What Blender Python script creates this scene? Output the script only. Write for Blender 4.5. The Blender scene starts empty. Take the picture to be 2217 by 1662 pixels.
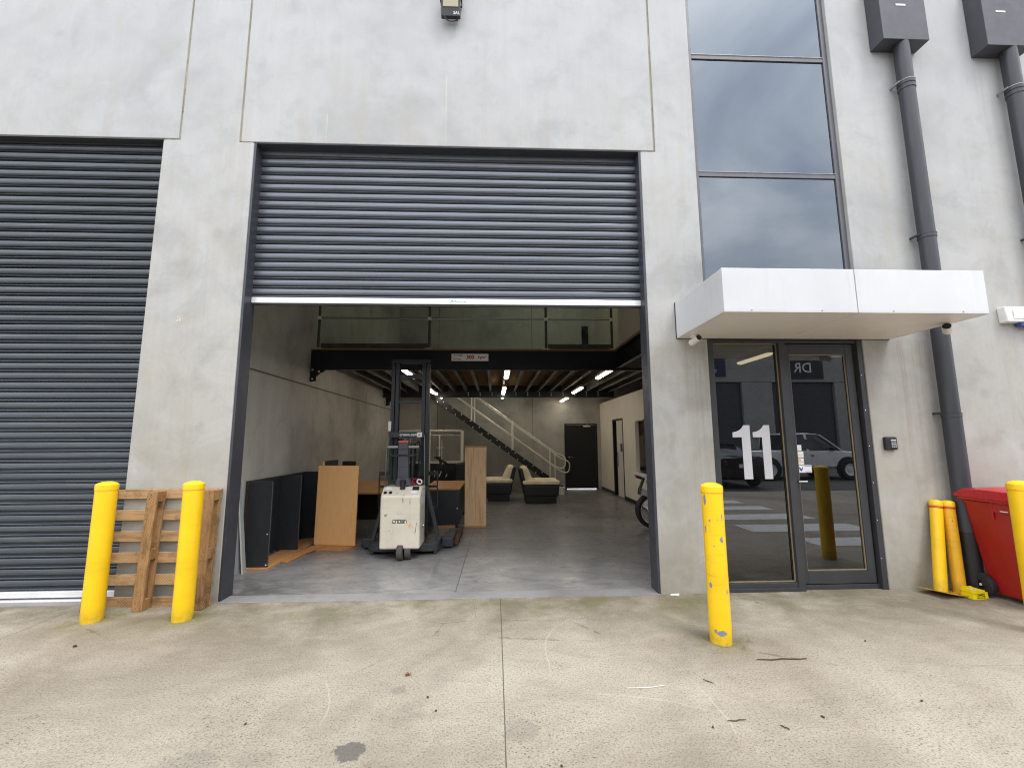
import bpy, bmesh, math, random
from mathutils import Vector, Matrix, Euler
random.seed(7)
PI = math.pi
scene = bpy.context.scene
COL = scene.collection

# ------------------------------------------------------------------ materials
class NT:
    """small helper around a node tree"""
    def __init__(s, tree):
        s.t = tree; s.n = tree.nodes; s.l = tree.links
    def node(s, typ, **kw):
        nd = s.n.new(typ)
        for k, v in kw.items(): setattr(nd, k, v)
        return nd
    def put(s, sock, v):
        if isinstance(v, bpy.types.NodeSocket): s.l.new(v, sock)
        elif isinstance(v, (tuple, list)) and len(v) == 3 and sock.type == 'RGBA': sock.default_value = (*v, 1)
        else: sock.default_value = v
    def coord(s, scale=(1, 1, 1), loc=(0, 0, 0), kind='Object'):
        tc = s.node('ShaderNodeTexCoord'); mp = s.node('ShaderNodeMapping')
        s.l.new(tc.outputs[kind], mp.inputs['Vector'])
        mp.inputs['Scale'].default_value = scale; mp.inputs['Location'].default_value = loc
        return mp.outputs['Vector']
    def xyz(s):
        tc = s.node('ShaderNodeTexCoord'); sp = s.node('ShaderNodeSeparateXYZ')
        s.l.new(tc.outputs['Object'], sp.inputs[0]); return sp.outputs
    def noise(s, vec, scale=5, detail=4, rough=.55, dist=0):
        nd = s.node('ShaderNodeTexNoise'); s.put(nd.inputs['Vector'], vec)
        nd.inputs['Scale'].default_value = scale; nd.inputs['Detail'].default_value = detail
        nd.inputs['Roughness'].default_value = rough; nd.inputs['Distortion'].default_value = dist
        return nd.outputs['Fac']
    def voro(s, vec, scale=5, feature='F1', rnd=1.0):
        nd = s.node('ShaderNodeTexVoronoi', feature=feature); s.put(nd.inputs['Vector'], vec)
        nd.inputs['Scale'].default_value = scale; nd.inputs['Randomness'].default_value = rnd
        return nd.outputs['Distance']
    def wave(s, vec, scale=5, dist=2, detail=2, direction='X', typ='BANDS'):
        nd = s.node('ShaderNodeTexWave', wave_type=typ)
        if typ == 'BANDS': nd.bands_direction = direction
        s.put(nd.inputs['Vector'], vec)
        nd.inputs['Scale'].default_value = scale; nd.inputs['Distortion'].default_value = dist
        nd.inputs['Detail'].default_value = detail
        return nd.outputs['Fac']
    def m(s, op, a, b=0.0, c=0.0):
        nd = s.node('ShaderNodeMath', operation=op)
        s.put(nd.inputs[0], a); s.put(nd.inputs[1], b); s.put(nd.inputs[2], c)
        return nd.outputs[0]
    def rng(s, v, a, b, c=0.0, d=1.0):
        nd = s.node('ShaderNodeMapRange'); s.put(nd.inputs[0], v)
        for i, q in enumerate((a, b, c, d)): nd.inputs[i + 1].default_value = q
        return nd.outputs[0]
    def ramp(s, fac, stops):
        nd = s.node('ShaderNodeValToRGB'); s.put(nd.inputs[0], fac); e = nd.color_ramp.elements
        while len(e) < len(stops): e.new(.5)
        for i, (p, c) in enumerate(stops):
            e[i].position = p; e[i].color = (*c, 1) if len(c) == 3 else c
        return nd.outputs[0]
    def mix(s, fac, a, b, blend='MIX'):
        nd = s.node('ShaderNodeMix', data_type='RGBA', blend_type=blend)
        s.put(nd.inputs[0], fac); s.put(nd.inputs[6], a); s.put(nd.inputs[7], b)
        return nd.outputs[2]
    def bump(s, h, strength=.3, dist=.01):
        nd = s.node('ShaderNodeBump'); s.put(nd.inputs['Height'], h)
        nd.inputs['Strength'].default_value = strength; nd.inputs['Distance'].default_value = dist
        return nd.outputs[0]
    def rnd(s):
        return s.node('ShaderNodeObjectInfo').outputs['Random']

MATS = {}
def new_mat(name):
    m = bpy.data.materials.new(name); m.use_nodes = True
    t = NT(m.node_tree); b = m.node_tree.nodes['Principled BSDF']
    MATS[name] = m
    return m, t, b
def setp(t, b, col=None, rough=None, metal=None, nrm=None, spec=None):
    if col is not None: t.put(b.inputs['Base Color'], col)
    if rough is not None: t.put(b.inputs['Roughness'], rough)
    if metal is not None: t.put(b.inputs['Metallic'], metal)
    if nrm is not None: t.l.new(nrm, b.inputs['Normal'])
    if spec is not None: b.inputs['Specular IOR Level'].default_value = spec
def sc(c, k): return tuple(x * k for x in c)

def simple(name, col, rough=.5, metal=0, var=.12, scale=6, stretch=(1, 1, 1), bump=0, bscale=60, spec=None, rvar=.08, dust=None):
    """painted / plastic / metal surface with slight mottling, uneven gloss and optional dust"""
    m, t, b = new_mat(name)
    v = t.coord(stretch)
    n = t.noise(v, scale, 5, .6)
    c = t.ramp(n, [(.3, sc(col, 1 - var)), (.7, sc(col, 1 + var))])
    if dust:
        n3 = t.noise(v, scale * 2.3, 6, .7)
        c = t.mix(t.rng(n3, .5, .75, 0, .5), c, dust)
    r = t.rng(t.noise(v, scale * 3, 3), .3, .7, max(.02, rough - rvar), min(1, rough + rvar))
    nr = None
    if bump: nr = t.bump(t.noise(v, bscale, 3), bump, .004)
    setp(t, b, c, r, metal, nr, spec)
    return m

def concrete(name, base, warm, top_cool=None, zfade=None, dark=.8, pit=True, streak=.5):
    m, t, b = new_mat(name)
    o = t.coord(); x, y, z = t.xyz()
    big = t.noise(o, .55, 6, .55, .6)
    mid = t.noise(o, 2.4, 6, .65, .3)
    st = t.noise(t.coord((5.5, 5.5, .33)), 1.0, 5, .65)
    fine = t.noise(o, 38, 4, .7)
    c = t.ramp(big, [(.3, sc(base, dark)), (.47, base), (.7, sc(base, 1.14))])
    c = t.mix(t.rng(mid, .5, .72, 0, .5), c, sc(base, dark * .75))
    c = t.mix(t.rng(mid, .28, .46, .4, 0), c, sc(base, 1.22))
    c = t.mix(t.rng(st, .5, .76, 0, streak * .8), c, warm)
    c = t.mix(t.rng(st, .28, .48, .35 * streak, 0), c, sc(base, .72))
    c = t.mix(t.rng(fine, .3, .75, .16, 0), c, sc(base, .6))
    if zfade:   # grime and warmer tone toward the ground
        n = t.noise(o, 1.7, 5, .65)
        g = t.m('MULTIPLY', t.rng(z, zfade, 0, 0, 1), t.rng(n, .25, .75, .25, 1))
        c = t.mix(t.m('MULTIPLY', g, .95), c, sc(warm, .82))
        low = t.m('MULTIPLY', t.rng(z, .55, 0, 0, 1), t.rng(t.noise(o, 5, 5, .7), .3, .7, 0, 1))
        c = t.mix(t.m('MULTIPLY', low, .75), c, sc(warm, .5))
    if top_cool:
        b2 = t.noise(o, 1.15, 7, .62, 1.4)
        c = t.mix(t.rng(b2, .5, .7, 0, .38), c, sc(warm, .9))
        c = t.mix(t.rng(b2, .30, .44, .30, 0), c, (.56, .565, .575))
        gr = t.noise(t.coord((16, 16, .5)), 1.0, 4, .7)
        c = t.mix(t.m('MULTIPLY', t.rng(gr, .58, .74, 0, .3), t.rng(b2, .4, .6, .2, 1)), c, sc(base, .6))
        for (px, pz, r, k) in ((-5.1, 6.35, .05, .5), (-4.62, 6.32, .09, .35), (-1.9, 6.4, .08, .35), (-1.35, 6.42, .07, .25), (-2.3, 5.55, .05, .25), (1.05, 6.3, .07, .25), (.5, 5.9, .09, .2), (2.1, 5.6, .05, .3), (-3.25, 5.65, .12, .25), (5.6, 2.1, .06, .3), (5.0, 4.9, .05, .3), (2.05, 1.9, .05, .3), (-3.1, 3.9, .06, .3)):
            d = t.m('SQRT', t.m('ADD', t.m('POWER', t.m('SUBTRACT', x, px), 2), t.m('POWER', t.m('SUBTRACT', z, pz), 2)))
            d = t.m('ADD', d, t.m('MULTIPLY', t.m('SUBTRACT', mid, .5), r * 2.2))
            c = t.mix(t.rng(d, r * .3, r * 1.4, k, 0), c, sc(base, .55))
        for (px, pz, w_, k) in ((2.3, 2.7, .28, .5), (4.75, 2.72, .3, .45), (5.03, 6.4, .25, .35), (6.3, 6.4, .3, .3)):
            a = t.m('MULTIPLY', t.rng(t.m('ABSOLUTE', t.m('SUBTRACT', x, px)), w_ * .4, w_, 1, 0), t.m('MULTIPLY', t.rng(z, pz, pz + .02, 1, 0), t.rng(z, pz - 2.4, pz, 0, 1)))
            a = t.m('MULTIPLY', a, t.rng(gr, .42, .62, 0, 1))
            c = t.mix(t.m('MULTIPLY', a, k), c, sc(warm, .62))
        for (px, z0, z1, k) in ((-.585, 5.0, 5.98, .8), (-1.965, 5.0, 5.43, .7)):
            a = t.rng(t.m('ABSOLUTE', t.m('SUBTRACT', t.m('ADD', x, t.m('MULTIPLY', t.noise(o, 3, 2), .02)), px + .01)), .004, .011, 1, 0)
            a = t.m('MULTIPLY', a, t.m('MULTIPLY', t.rng(z, z1 - .05, z1, 1, 0), t.rng(z, z0, z1, .25, 1)))
            c = t.mix(t.m('MULTIPLY', a, k), c, (.60, .55, .42))
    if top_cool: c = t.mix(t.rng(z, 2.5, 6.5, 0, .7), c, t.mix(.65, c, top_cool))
    h = t.m('ADD', t.m('MULTIPLY', fine, .5), mid)
    if pit:
        v1 = t.voro(o, 26); pm = t.rng(v1, .045, .085, 1, 0)
        gate = t.rng(t.noise(o, 1.3, 2), .5, .6, 0, 1)
        pm = t.m('MULTIPLY', pm, gate)
        c = t.mix(t.m('MULTIPLY', pm, .8), c, sc(base, .3))
        h = t.m('SUBTRACT', h, pm)
    setp(t, b, c, t.rng(mid, .3, .7, .72, .9), 0, t.bump(h, .22, .006), .3)
    return m

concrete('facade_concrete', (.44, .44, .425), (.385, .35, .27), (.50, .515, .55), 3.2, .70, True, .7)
concrete('inner_concrete', (.43, .42, .395), (.37, .335, .275), None, None, .66, True, .8)
concrete('opposite_concrete', (.38, .38, .37), (.33, .31, .26), None, 1.5)
concrete('slab_edge_concrete', (.25, .245, .24), (.22, .2, .17), None, None, .6)

def apron_mat():
    m, t, b = new_mat('apron_concrete')
    o = t.coord(); x, y, z = t.xyz()
    big = t.noise(o, .6, 6, .6, .8)
    mid = t.noise(t.coord((1.6, 3.4, 1)), 1.3, 6, .65, .7)
    trow = t.noise(t.coord((1.0, 14, 1)), 2.0, 4, .6, .8)          # brushed finish
    fine = t.noise(o, 75, 3, .75)
    grit = t.noise(o, 190, 2, .8)
    c = t.ramp(big, [(.28, (.225, .192, .145)), (.5, (.375, .332, .262)), (.72, (.475, .43, .352))])
    c = t.mix(t.rng(mid, .5, .78, 0, .5), c, (.21, .19, .155))
    c = t.mix(t.rng(mid, .2, .46, .5, 0), c, (.44, .40, .335))
    c = t.mix(t.rng(trow, .5, .75, 0, .25), c, (.42, .385, .33))
    wear = t.rng(t.noise(o, .9, 4, .6, .4), .42, .6, .12, 1)
    # the worn paste shows dark aggregate grains
    v1 = t.voro(t.coord((1, 1.5, 1)), 44); sp = t.rng(v1, .18, .32, 1, 0)
    gate2 = t.rng(t.noise(o, 17, 3, .7), .46, .6, 0, 1)
    front = t.rng(y, -.5, -1.9, .12, 1)
    spm = t.m('MULTIPLY', t.m('MULTIPLY', sp, t.m('MULTIPLY', wear, front)), gate2)
    c = t.mix(t.m('MULTIPLY', spm, .95), c, (.055, .05, .045))
    c = t.mix(t.rng(fine, .5, .68, 0, .8), c, (.11, .096, .08))
    c = t.mix(t.rng(fine, .25, .44, .3, 0), c, (.5, .46, .4))
    c = t.mix(t.rng(grit, .5, .7, 0, .5), c, (.11, .10, .085))
    # damp grime and moss along the foot of the wall
    nz = t.noise(o, 1.5, 6, .7, .5)
    gr = t.m('MULTIPLY', t.rng(y, -1.5, -.15, 0, 1), t.rng(nz, .36, .6, .0, 1))
    c = t.mix(t.m('MULTIPLY', gr, .75), c, (.13, .108, .062))
    ms = t.m('MULTIPLY', t.rng(y, -.9, -.2, 0, 1), t.rng(t.noise(o, 3.1, 6, .75), .47, .66, 0, 1))
    c = t.mix(t.m('MULTIPLY', ms, .5), c, (.105, .115, .035))
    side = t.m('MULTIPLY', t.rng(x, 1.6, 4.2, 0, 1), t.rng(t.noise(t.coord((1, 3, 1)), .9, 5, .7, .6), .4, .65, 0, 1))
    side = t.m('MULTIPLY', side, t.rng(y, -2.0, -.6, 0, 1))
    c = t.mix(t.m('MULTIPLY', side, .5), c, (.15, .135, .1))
    # rings of moss round the bollard feet
    def near(px, py, r0, r1):
        d = t.m('SQRT', t.m('ADD', t.m('POWER', t.m('SUBTRACT', x, px), 2), t.m('POWER', t.m('SUBTRACT', y, py), 2)))
        return t.rng(d, r0, r1, 1, 0)
    for (px, py, r1, col, k) in ((1.81, -1.06, .3, (.10, .10, .03), .8), (-3.64, -.39, .32, (.13, .13, .03), .75), (-2.84, -.40, .3, (.13, .13, .03), .75), (1.95, -.35, .5, (.12, .115, .04), .5)):
        k2 = t.m('MULTIPLY', near(px, py, .05, r1), t.rng(t.noise(o, 9, 5, .75), .35, .6, 0, 1))
        c = t.mix(t.m('MULTIPLY', k2, k), c, col)
    # dark tar stain and a few faint ones
    for (px, py, r, k) in ((-.755, -2.17, .09, .75), (-.62, -1.62, .06, .25), (.15, -2.05, .12, .22), (-1.55, -2.3, .2, .2)):
        rr = t.m('ADD', near(px, py, r * .55, r * 1.15), t.rng(t.noise(o, 16, 6, .8), .3, .7, -.6, .45))
        c = t.mix(t.m('MULTIPLY', t.rng(rr, .35, .6, 0, 1), k), c, (.075, .07, .07))
    # pale scratch arcs
    for (px, py, R, x0, x1, y0, y1) in ((1.35, -1.25, 1.02, .1, .75, -1.5, -.2), (.55, -3.3, 1.62, .5, 1.35, -2.2, -1.6), (.2, -1.9, 1.2, 1.15, 1.5, -2.2, -1.5), (-1.9, -1.95, .95, -1.2, -.9, -2, -1)):
        d = t.m('SQRT', t.m('ADD', t.m('POWER', t.m('SUBTRACT', x, px), 2), t.m('POWER', t.m('SUBTRACT', y, py), 2)))
        d = t.m('ADD', d, t.m('MULTIPLY', t.noise(o, 2, 3), .1))
        a = t.rng(t.m('ABSOLUTE', t.m('SUBTRACT', d, R)), .002, .007, 1, 0)
        for (s_, lo, hi) in ((x, x0, x1), (y, y0, y1)):
            a = t.m('MULTIPLY', a, t.m('MULTIPLY', t.rng(s_, lo, lo + .1, 0, 1), t.rng(s_, hi - .1, hi, 1, 0)))
        c = t.mix(t.m('MULTIPLY', a, .32), c, (.52, .49, .43))
    # faint tyre tracks turning into the doorway, oil drips and hairline cracks
    for (px, py, R, k) in ((5.2, -3.4, 5.9, .28), (5.2, -3.4, 4.35, .25), (-6.5, -2.6, 5.3, .2)):
        d = t.m('SQRT', t.m('ADD', t.m('POWER', t.m('SUBTRACT', x, px), 2), t.m('POWER', t.m('SUBTRACT', y, py), 2)))
        a = t.rng(t.m('ABSOLUTE', t.m('SUBTRACT', d, R)), .05, .13, 1, 0)
        a = t.m('MULTIPLY', a, t.rng(t.noise(o, 3.5, 5, .7), .4, .62, 0, 1))
        c = t.mix(t.m('MULTIPLY', a, k), c, (.12, .11, .10))
    oil = t.rng(t.voro(t.coord((1, 1, 1), (.3, .2, 0)), 2.6), .02, .055, 1, 0)
    oil = t.m('MULTIPLY', oil, t.rng(t.noise(o, .8, 2), .48, .56, 0, 1))
    c = t.mix(t.m('MULTIPLY', oil, .45), c, (.09, .085, .08))
    cr = t.voro(t.coord((.55, .8, 1), (3.3, .45, 0)), 1.0, 'DISTANCE_TO_EDGE')
    cr = t.rng(t.m('ADD', cr, t.m('MULTIPLY', t.m('SUBTRACT', t.noise(o, 6, 5, .7), .5), .05)), .0012, .0035, 1, 0)
    cr = t.m('MULTIPLY', cr, t.rng(t.noise(o, .7, 2), .52, .6, 0, 1))
    c = t.mix(t.m('MULTIPLY', cr, .55), c, (.10, .09, .075))
    # saw-cut joints
    jm = None
    for jx in (.057, -4.06, 4.65, -8.2):
        a = t.rng(t.m('ABSOLUTE', t.m('SUBTRACT', t.m('ADD', x, t.m('MULTIPLY', t.noise(o, 6, 2), .004)), jx + .002)), 0.0015, .0045, 1, 0)
        jm = a if jm is None else t.m('MAXIMUM', jm, a)
    c = t.mix(t.m('MULTIPLY', jm, .85), c, (.06, .055, .045))
    h = t.m('SUBTRACT', t.m('ADD', t.m('MULTIPLY', fine, .8), t.m('MULTIPLY', mid, .6)), t.m('ADD', spm, t.m('MULTIPLY', jm, 2)))
    setp(t, b, c, t.rng(mid, .3, .7, .7, .92), 0, t.bump(h, .5, .006), .3)
    return m
apron_mat()

def slab_mat():
    m, t, b = new_mat('slab_concrete')
    o = t.coord(); x, y, z = t.xyz()
    big = t.noise(o, .8, 6, .62, 1.0)
    mid = t.noise(t.coord((1, 2, 1)), 3.0, 6, .7, 1.2)
    fine = t.noise(o, 30, 4, .7)
    c = t.ramp(big, [(.3, (.14, .138, .137)), (.5, (.21, .207, .205)), (.7, (.29, .284, .276))])
    c = t.mix(t.rng(mid, .5, .70, 0, .8), c, (.105, .107, .115))
    c = t.mix(t.rng(mid, .26, .46, .4, 0), c, (.34, .33, .315))
    c = t.mix(t.rng(fine, .5, .8, 0, .3), c, (.1, .098, .095))
    # paler patches near the doorway, near-black patches at its left end
    d = t.m('MULTIPLY', t.rng(y, 1.6, .15, 0, 1), t.rng(t.noise(t.coord((1, 2.4, 1)), 2.2, 5, .75, .6), .46, .68, 0, 1))
    c = t.mix(t.m('MULTIPLY', d, .55), c, (.35, .34, .325))
    k = t.m('MULTIPLY', t.rng(y, 1.1, .2, 0, 1), t.m('MULTIPLY', t.rng(x, -2.0, -2.7, 0, 1), t.rng(t.noise(o, 7, 5, .75), .38, .55, 0, 1)))
    c = t.mix(t.m('MULTIPLY', k, .75), c, (.05, .048, .045))
    jm = t.rng(t.m('ABSOLUTE', t.m('SUBTRACT', x, t.m('ADD', -.42, t.m('MULTIPLY', t.m('SUBTRACT', y, .08), .012)))), .003, .007, 1, 0)
    j2 = t.rng(t.m('ABSOLUTE', t.m('SUBTRACT', y, 4.75)), .003, .007, 1, 0)
    jm = t.m('MAXIMUM', jm, t.rng(t.m('ABSOLUTE', t.m('SUBTRACT', x, 2.42)), .003, .007, 1, 0))
    c = t.mix(t.m('MULTIPLY', jm, .8), c, (.04, .04, .04))
    setp(t, b, c, t.rng(mid, .3, .7, .22, .46), 0, t.bump(t.m('ADD', mid, t.m('MULTIPLY', fine, .4)), .12, .004), .45)
slab_mat()

def asphalt_mat():
    m, t, b = new_mat('asphalt')
    o = t.coord(); f = t.noise(o, 90, 3, .8); g = t.noise(o, .7, 5, .6)
    c = t.ramp(g, [(.3, (.075, .075, .075)), (.7, (.115, .113, .11))])
    c = t.mix(t.rng(f, .45, .7, 0, .5), c, (.16, .158, .15))
    setp(t, b, c, .9, 0, t.bump(f, .5, .006), .3)
asphalt_mat()

def chipped(name, col, lo, hi, under=(.2, .22, .26), scale=9, spots=None, grime=.4):
    """enamel paint with chips down to grey primer and soft dirt runs"""
    m, t, b = new_mat(name)
    o = t.coord(); x, y, z = t.xyz()
    n = t.noise(t.coord((1.5, 1.5, .8)), scale, 5, .62, .4)
    g = t.noise(t.coord((9, 9, .7)), 1.6, 4, .6)
    c = t.ramp(t.noise(o, 3, 4), [(.3, sc(col, .9)), (.7, sc(col, 1.07))])
    c = t.mix(t.rng(g, .55, .8, 0, .22), c, sc(col, .62))
    low = t.m('MULTIPLY', t.rng(z, .14, 0, 0, 1), t.rng(t.noise(o, 20, 4), .3, .6, .3, 1))
    c = t.mix(t.m('MULTIPLY', low, .6), c, (.2, .17, .04))
    # rubbed-in dirt: grey scuffs at bumper height and rain streaks below the cap
    sc_ = t.m('MULTIPLY', t.rng(t.noise(t.coord((1, 1, 7)), 5, 5, .7), .52, .75, 0, 1), t.m('MULTIPLY', t.rng(z, .25, .5, 0, 1), t.rng(z, .95, .7, 0, 1)))
    c = t.mix(t.m('MULTIPLY', sc_, grime), c, sc(tuple(.6 * q + .12 for q in col), .5))
    chip = t.rng(n, lo, hi, 0, 1)
    rim = t.rng(n, lo - .02, lo, 0, 1)
    if spots:
        s = t.m('SUBTRACT', t.m('MULTIPLY', x, .893), t.m('MULTIPLY', y, .449))
        fr_ = t.rng(t.m('ADD', t.m('MULTIPLY', x, .449), t.m('MULTIPLY', y, .893)), 0, .01, 1, 0)
        wob = t.m('SUBTRACT', t.noise(o, 55, 3, .7), .5); wob2 = t.m('SUBTRACT', t.noise(o, 24, 3, .7), .5)
        for (ss, zz, rs, rz) in spots:
            d = t.m('SQRT', t.m('ADD', t.m('POWER', t.m('DIVIDE', t.m('SUBTRACT', s, ss), rs), 2), t.m('POWER', t.m('DIVIDE', t.m('SUBTRACT', z, zz), rz), 2)))
            d = t.m('ADD', d, t.m('ADD', t.m('MULTIPLY', wob, 1.1), t.m('MULTIPLY', wob2, 1.6)))
            k = t.m('MULTIPLY', t.rng(d, .95, 1.0, 1, 0), fr_); k2 = t.m('MULTIPLY', t.rng(d, 1.15, 1.2, 1, 0), fr_)
            chip = t.m('MAXIMUM', chip, k); rim = t.m('MAXIMUM', rim, k2)
    c = t.mix(t.m('MULTIPLY', rim, .35), c, sc(col, .55))
    c = t.mix(chip, c, t.mix(t.noise(o, 40, 3), sc(under, .7), sc(under, 1.35)))
    setp(t, b, c, t.rng(t.noise(o, 5, 3), .3, .7, .3, .46), 0, t.bump(t.m('MULTIPLY', chip, -1), .3, .002), .45)
Y_ = (.90, .56, .008)
chipped('yellow_clean', Y_, .80, .82, grime=.12)
chipped('yellow_few_chips', Y_, .685, .70, (.3, .3, .32), 7, grime=.2)
chipped('yellow_many_chips', Y_, .74, .75, (.2, .23, .29), 5.5, [(-.058, 1.105, .009, .045), (.062, .98, .004, .03), (.03, .955, .005, .005), (-.03, .945, .005, .010), (-.062, .875, .004, .03), (.05, .80, .011, .022), (-.008, .75, .007, .004), (-.05, .44, .010, .020), (.065, .40, .005, .02), (.008, .088, .034, .021), (-.035, .10, .012, .014)])
chipped('yellow_dirty', (.78, .43, .02), .66, .68, (.16, .13, .07), 8)
chipped('cream_enamel', (.70, .65, .53), .655, .675, (.26, .18, .10), 9, grime=.25)

def wood(name, a, c2, grain=(1, 1, 14), scale=3, dirt=.3, rough=.65, saw=0, bandscale=6):
    m, t, b = new_mat(name)
    v = t.coord(grain); r = t.rnd()
    vv = t.node('ShaderNodeVectorMath', operation='ADD'); t.l.new(v, vv.inputs[0])
    cb = t.node('ShaderNodeCombineXYZ')
    for i in range(3): t.put(cb.inputs[i], t.m('MULTIPLY', r, 37.0 + i * 11))
    t.l.new(cb.outputs[0], vv.inputs[1]); v = vv.outputs[0]
    n = t.noise(v, scale, 6, .62, .5); n2 = t.noise(v, scale * 5, 3, .6)
    c = t.ramp(n, [(.3, sc(a, .9)), (.5, a), (.68, c2)])
    c = t.mix(t.rng(n2, .45, .75, 0, .4), c, sc(c2, .8))
    o = t.coord()
    if dirt: c = t.mix(t.rng(t.noise(o, 6, 6, .75), .5, .72, 0, dirt), c, sc(c2, .28))
    h = n2
    if saw:
        w = t.wave(t.coord((1, 1, 1)), saw, 1.5, 2, 'DIAGONAL')
        gate = t.rng(t.noise(o, 3.3, 3), .42, .6, 0, .5)
        c = t.mix(t.m('MULTIPLY', gate, t.rng(w, .55, .8, 0, 1)), c, sc(c2, .42)); h = t.m('ADD', h, w)
    c = t.mix(t.rng(r, 0, 1, 0, .3), c, sc(c2, .75))
    setp(t, b, c, rough, 0, t.bump(h, .15, .003), .35)
wood('pallet_wood_upright', (.40, .235, .10), (.20, .10, .038), (12, 12, 1), 2.2, .8, .8, 24)
wood('pallet_wood', (.50, .32, .155), (.28, .155, .065), (1, 12, 12), 2.2, .75, .8, 24)
wood('beech_laminate', (.93, .54, .225), (.82, .44, .17), (22, 22, 1.2), 1.6, 0, .42)
wood('beech_laminate_flat', (.62, .31, .125), (.48, .22, .08), (22, 1.2, 22), 1.6, .12, .42)
wood('oak_laminate', (.88, .60, .35), (.62, .36, .17), (15, 15, .8), 2.0, 0, .5)
wood('deck_particleboard', (.30, .185, .095), (.24, .14, .07), (8, 8, 8), 5, .2, .8)
wood('fork_timber', (.10, .05, .035), (.06, .03, .02), (10, 1, 10), 3, .4, .6)

simple('charcoal_frame', (.045, .047, .052), .42, .15, .1, 5)
simple('reveal_steel', (.05, .053, .066), .42, .2, .14, 4)
simple('roller_steel', (.165, .180, .212), .33, .35, .12, 2.5, (.4, 1, 5))
simple('roller_steel_green', (.078, .090, .106), .36, .3, .14, 2.5, (.4, 1, 5), dust=(.16, .17, .17))
simple('aluminium_rail', (.82, .82, .84), .35, .25, .05, 4)
simple('beam_navy', (.0075, .008, .013), .36, 0, .15, 4)
simple('joist_galvanised', (.15, .15, .145), .45, .4, .2, 4, dust=(.05, .048, .045))
simple('galvanised', (.80, .78, .70), .36, .12, .12, 8)
simple('railing_galvanised', (.30, .30, .28), .4, .75, .14, 8)
simple('dark_rail', (.09, .092, .08), .5, .5, .15, 8)
def white_panel():
    m, t, b = new_mat('white_panel'); o = t.coord(); x, y, z = t.xyz()
    st = t.noise(t.coord((14, 14, .45)), 1.4, 5, .65); bg_ = t.noise(o, 1.1, 5, .6)
    c = t.ramp(bg_, [(.3, (.56, .57, .59)), (.7, (.65, .66, .68))])
    gate = t.rng(t.noise(t.coord((1, 1, .1)), 1.7, 3), .45, .62, 0, 1)
    run = t.m('MULTIPLY', t.m('MULTIPLY', t.rng(st, .5, .72, 0, 1), gate), t.rng(z, .02, .42, .25, 1))
    c = t.mix(t.m('MULTIPLY', run, .5), c, (.42, .37, .29))
    c = t.mix(t.rng(z, .03, .0, 0, .35), c, (.4, .35, .27))
    setp(t, b, c, t.rng(bg_, .3, .7, .3, .42), 0, t.bump(t.noise(t.coord((1, 1, 2)), 1.3, 2), .05, .02), .45)
white_panel()
simple('soffit_panel', (.76, .72, .66), .38, 0, .06, 2)  # white metal tinted beige for light bounced off the ground
simple('seam_dark', (.03, .03, .032), .6)
simple('sealant', (.30, .275, .20), .75, 0, .25, 12, (1, 1, .3), .5, 30, dust=(.06, .055, .045))
simple('brown_sealant', (.13, .095, .06), .8, 0, .2, 8)
simple('spall', (.5, .46, .40), .9, 0, .55, 45)
simple('rainhead_grey', (.062, .062, .073), .45, .1, .08, 3)
simple('downpipe_grey', (.042, .045, .054), .42, .1, .12, 2.4, (3, 3, .6))
simple('downpipe_dark', (.014, .014, .016), .45, 0, .2, 3)
simple('silver_strap', (.30, .30, .30), .4, .5, .15, 20)
simple('bead_beige', (.27, .205, .125), .6, 0, .12, 8)
simple('black_plastic', (.012, .012, .013), .42, 0, .2, 12)
simple('dark_plastic', (.03, .032, .036), .45, 0, .15, 12)
simple('worn_cream', (.66, .50, .33), .6, 0, .3, 30)
simple('grey_key', (.35, .36, .38), .5)
simple('white_plastic', (.75, .75, .73), .4, 0, .06, 10)
simple('white_vinyl', (.56, .555, .575), .55, 0, .04, 6)
simple('sticker_white', (.8, .79, .78), .5, 0, .05, 20)
simple('sticker_orange', (.75, .22, .08), .5)
simple('sticker_blue', (.05, .08, .32), .5)
simple('lettering_green', (.17, .45, .08), .5)
simple('lettering_faded_green', (.22, .33, .24), .5)
simple('window_frame_grey', (.125, .125, .138), .42, .2, .08, 4)
simple('lettering_red', (.42, .012, .02), .5)
simple('lettering_black', (.015, .015, .016), .5)
simple('lettering_dark', (.05, .05, .055), .5)
simple('lettering_white', (.8, .8, .82), .5)
simple('sign_white', (.86, .84, .82), .45, 0, .05, 10)
simple('red_plastic', (.34, .012, .012), .36, 0, .1, 3, (1, 1, .5), dust=(.24, .05, .04))
simple('red_lid', (.42, .014, .018), .3, 0, .08, 3)
simple('rubber', (.016, .016, .017), .7, 0, .25, 14, dust=(.05, .048, .045))
simple('tyre_grey', (.065, .063, .06), .75, 0, .2, 14)
simple('truck_steel', (.030, .033, .040), .40, .2, .2, 6, dust=(.10, .095, .085))
simple('truck_base', (.038, .042, .050), .5, .1, .2, 7, dust=(.17, .14, .11))
simple('tiller_grey', (.062, .062, .082), .5, 0, .12, 8)
simple('mast_steel', (.034, .036, .041), .38, .3, .18, 5, (3, 3, .6))
simple('plate_grey', (.28, .26, .24), .55, .1, .15, 6)
simple('hose_black', (.02, .02, .02), .5)
simple('chain_steel', (.22, .22, .2), .4, .8, .3, 40)
simple('red_cap', (.52, .06, .03), .45)
simple('charcoal_laminate', (.026, .029, .033), .42, 0, .1, 8)
simple('charcoal_edge', (.085, .088, .092), .5)
simple('grey_laminate', (.30, .32, .33), .5, 0, .06, 5)
simple('black_leather', (.014, .0145, .017), .42, 0, .2, 14, bump=.3, bscale=90)
simple('cream_leather', (.88, .78, .57), .45, 0, .1, 6, bump=.2, bscale=40)
simple('black_door_paint', (.0065, .0065, .0075), .45, 0, .12, 4)
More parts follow.
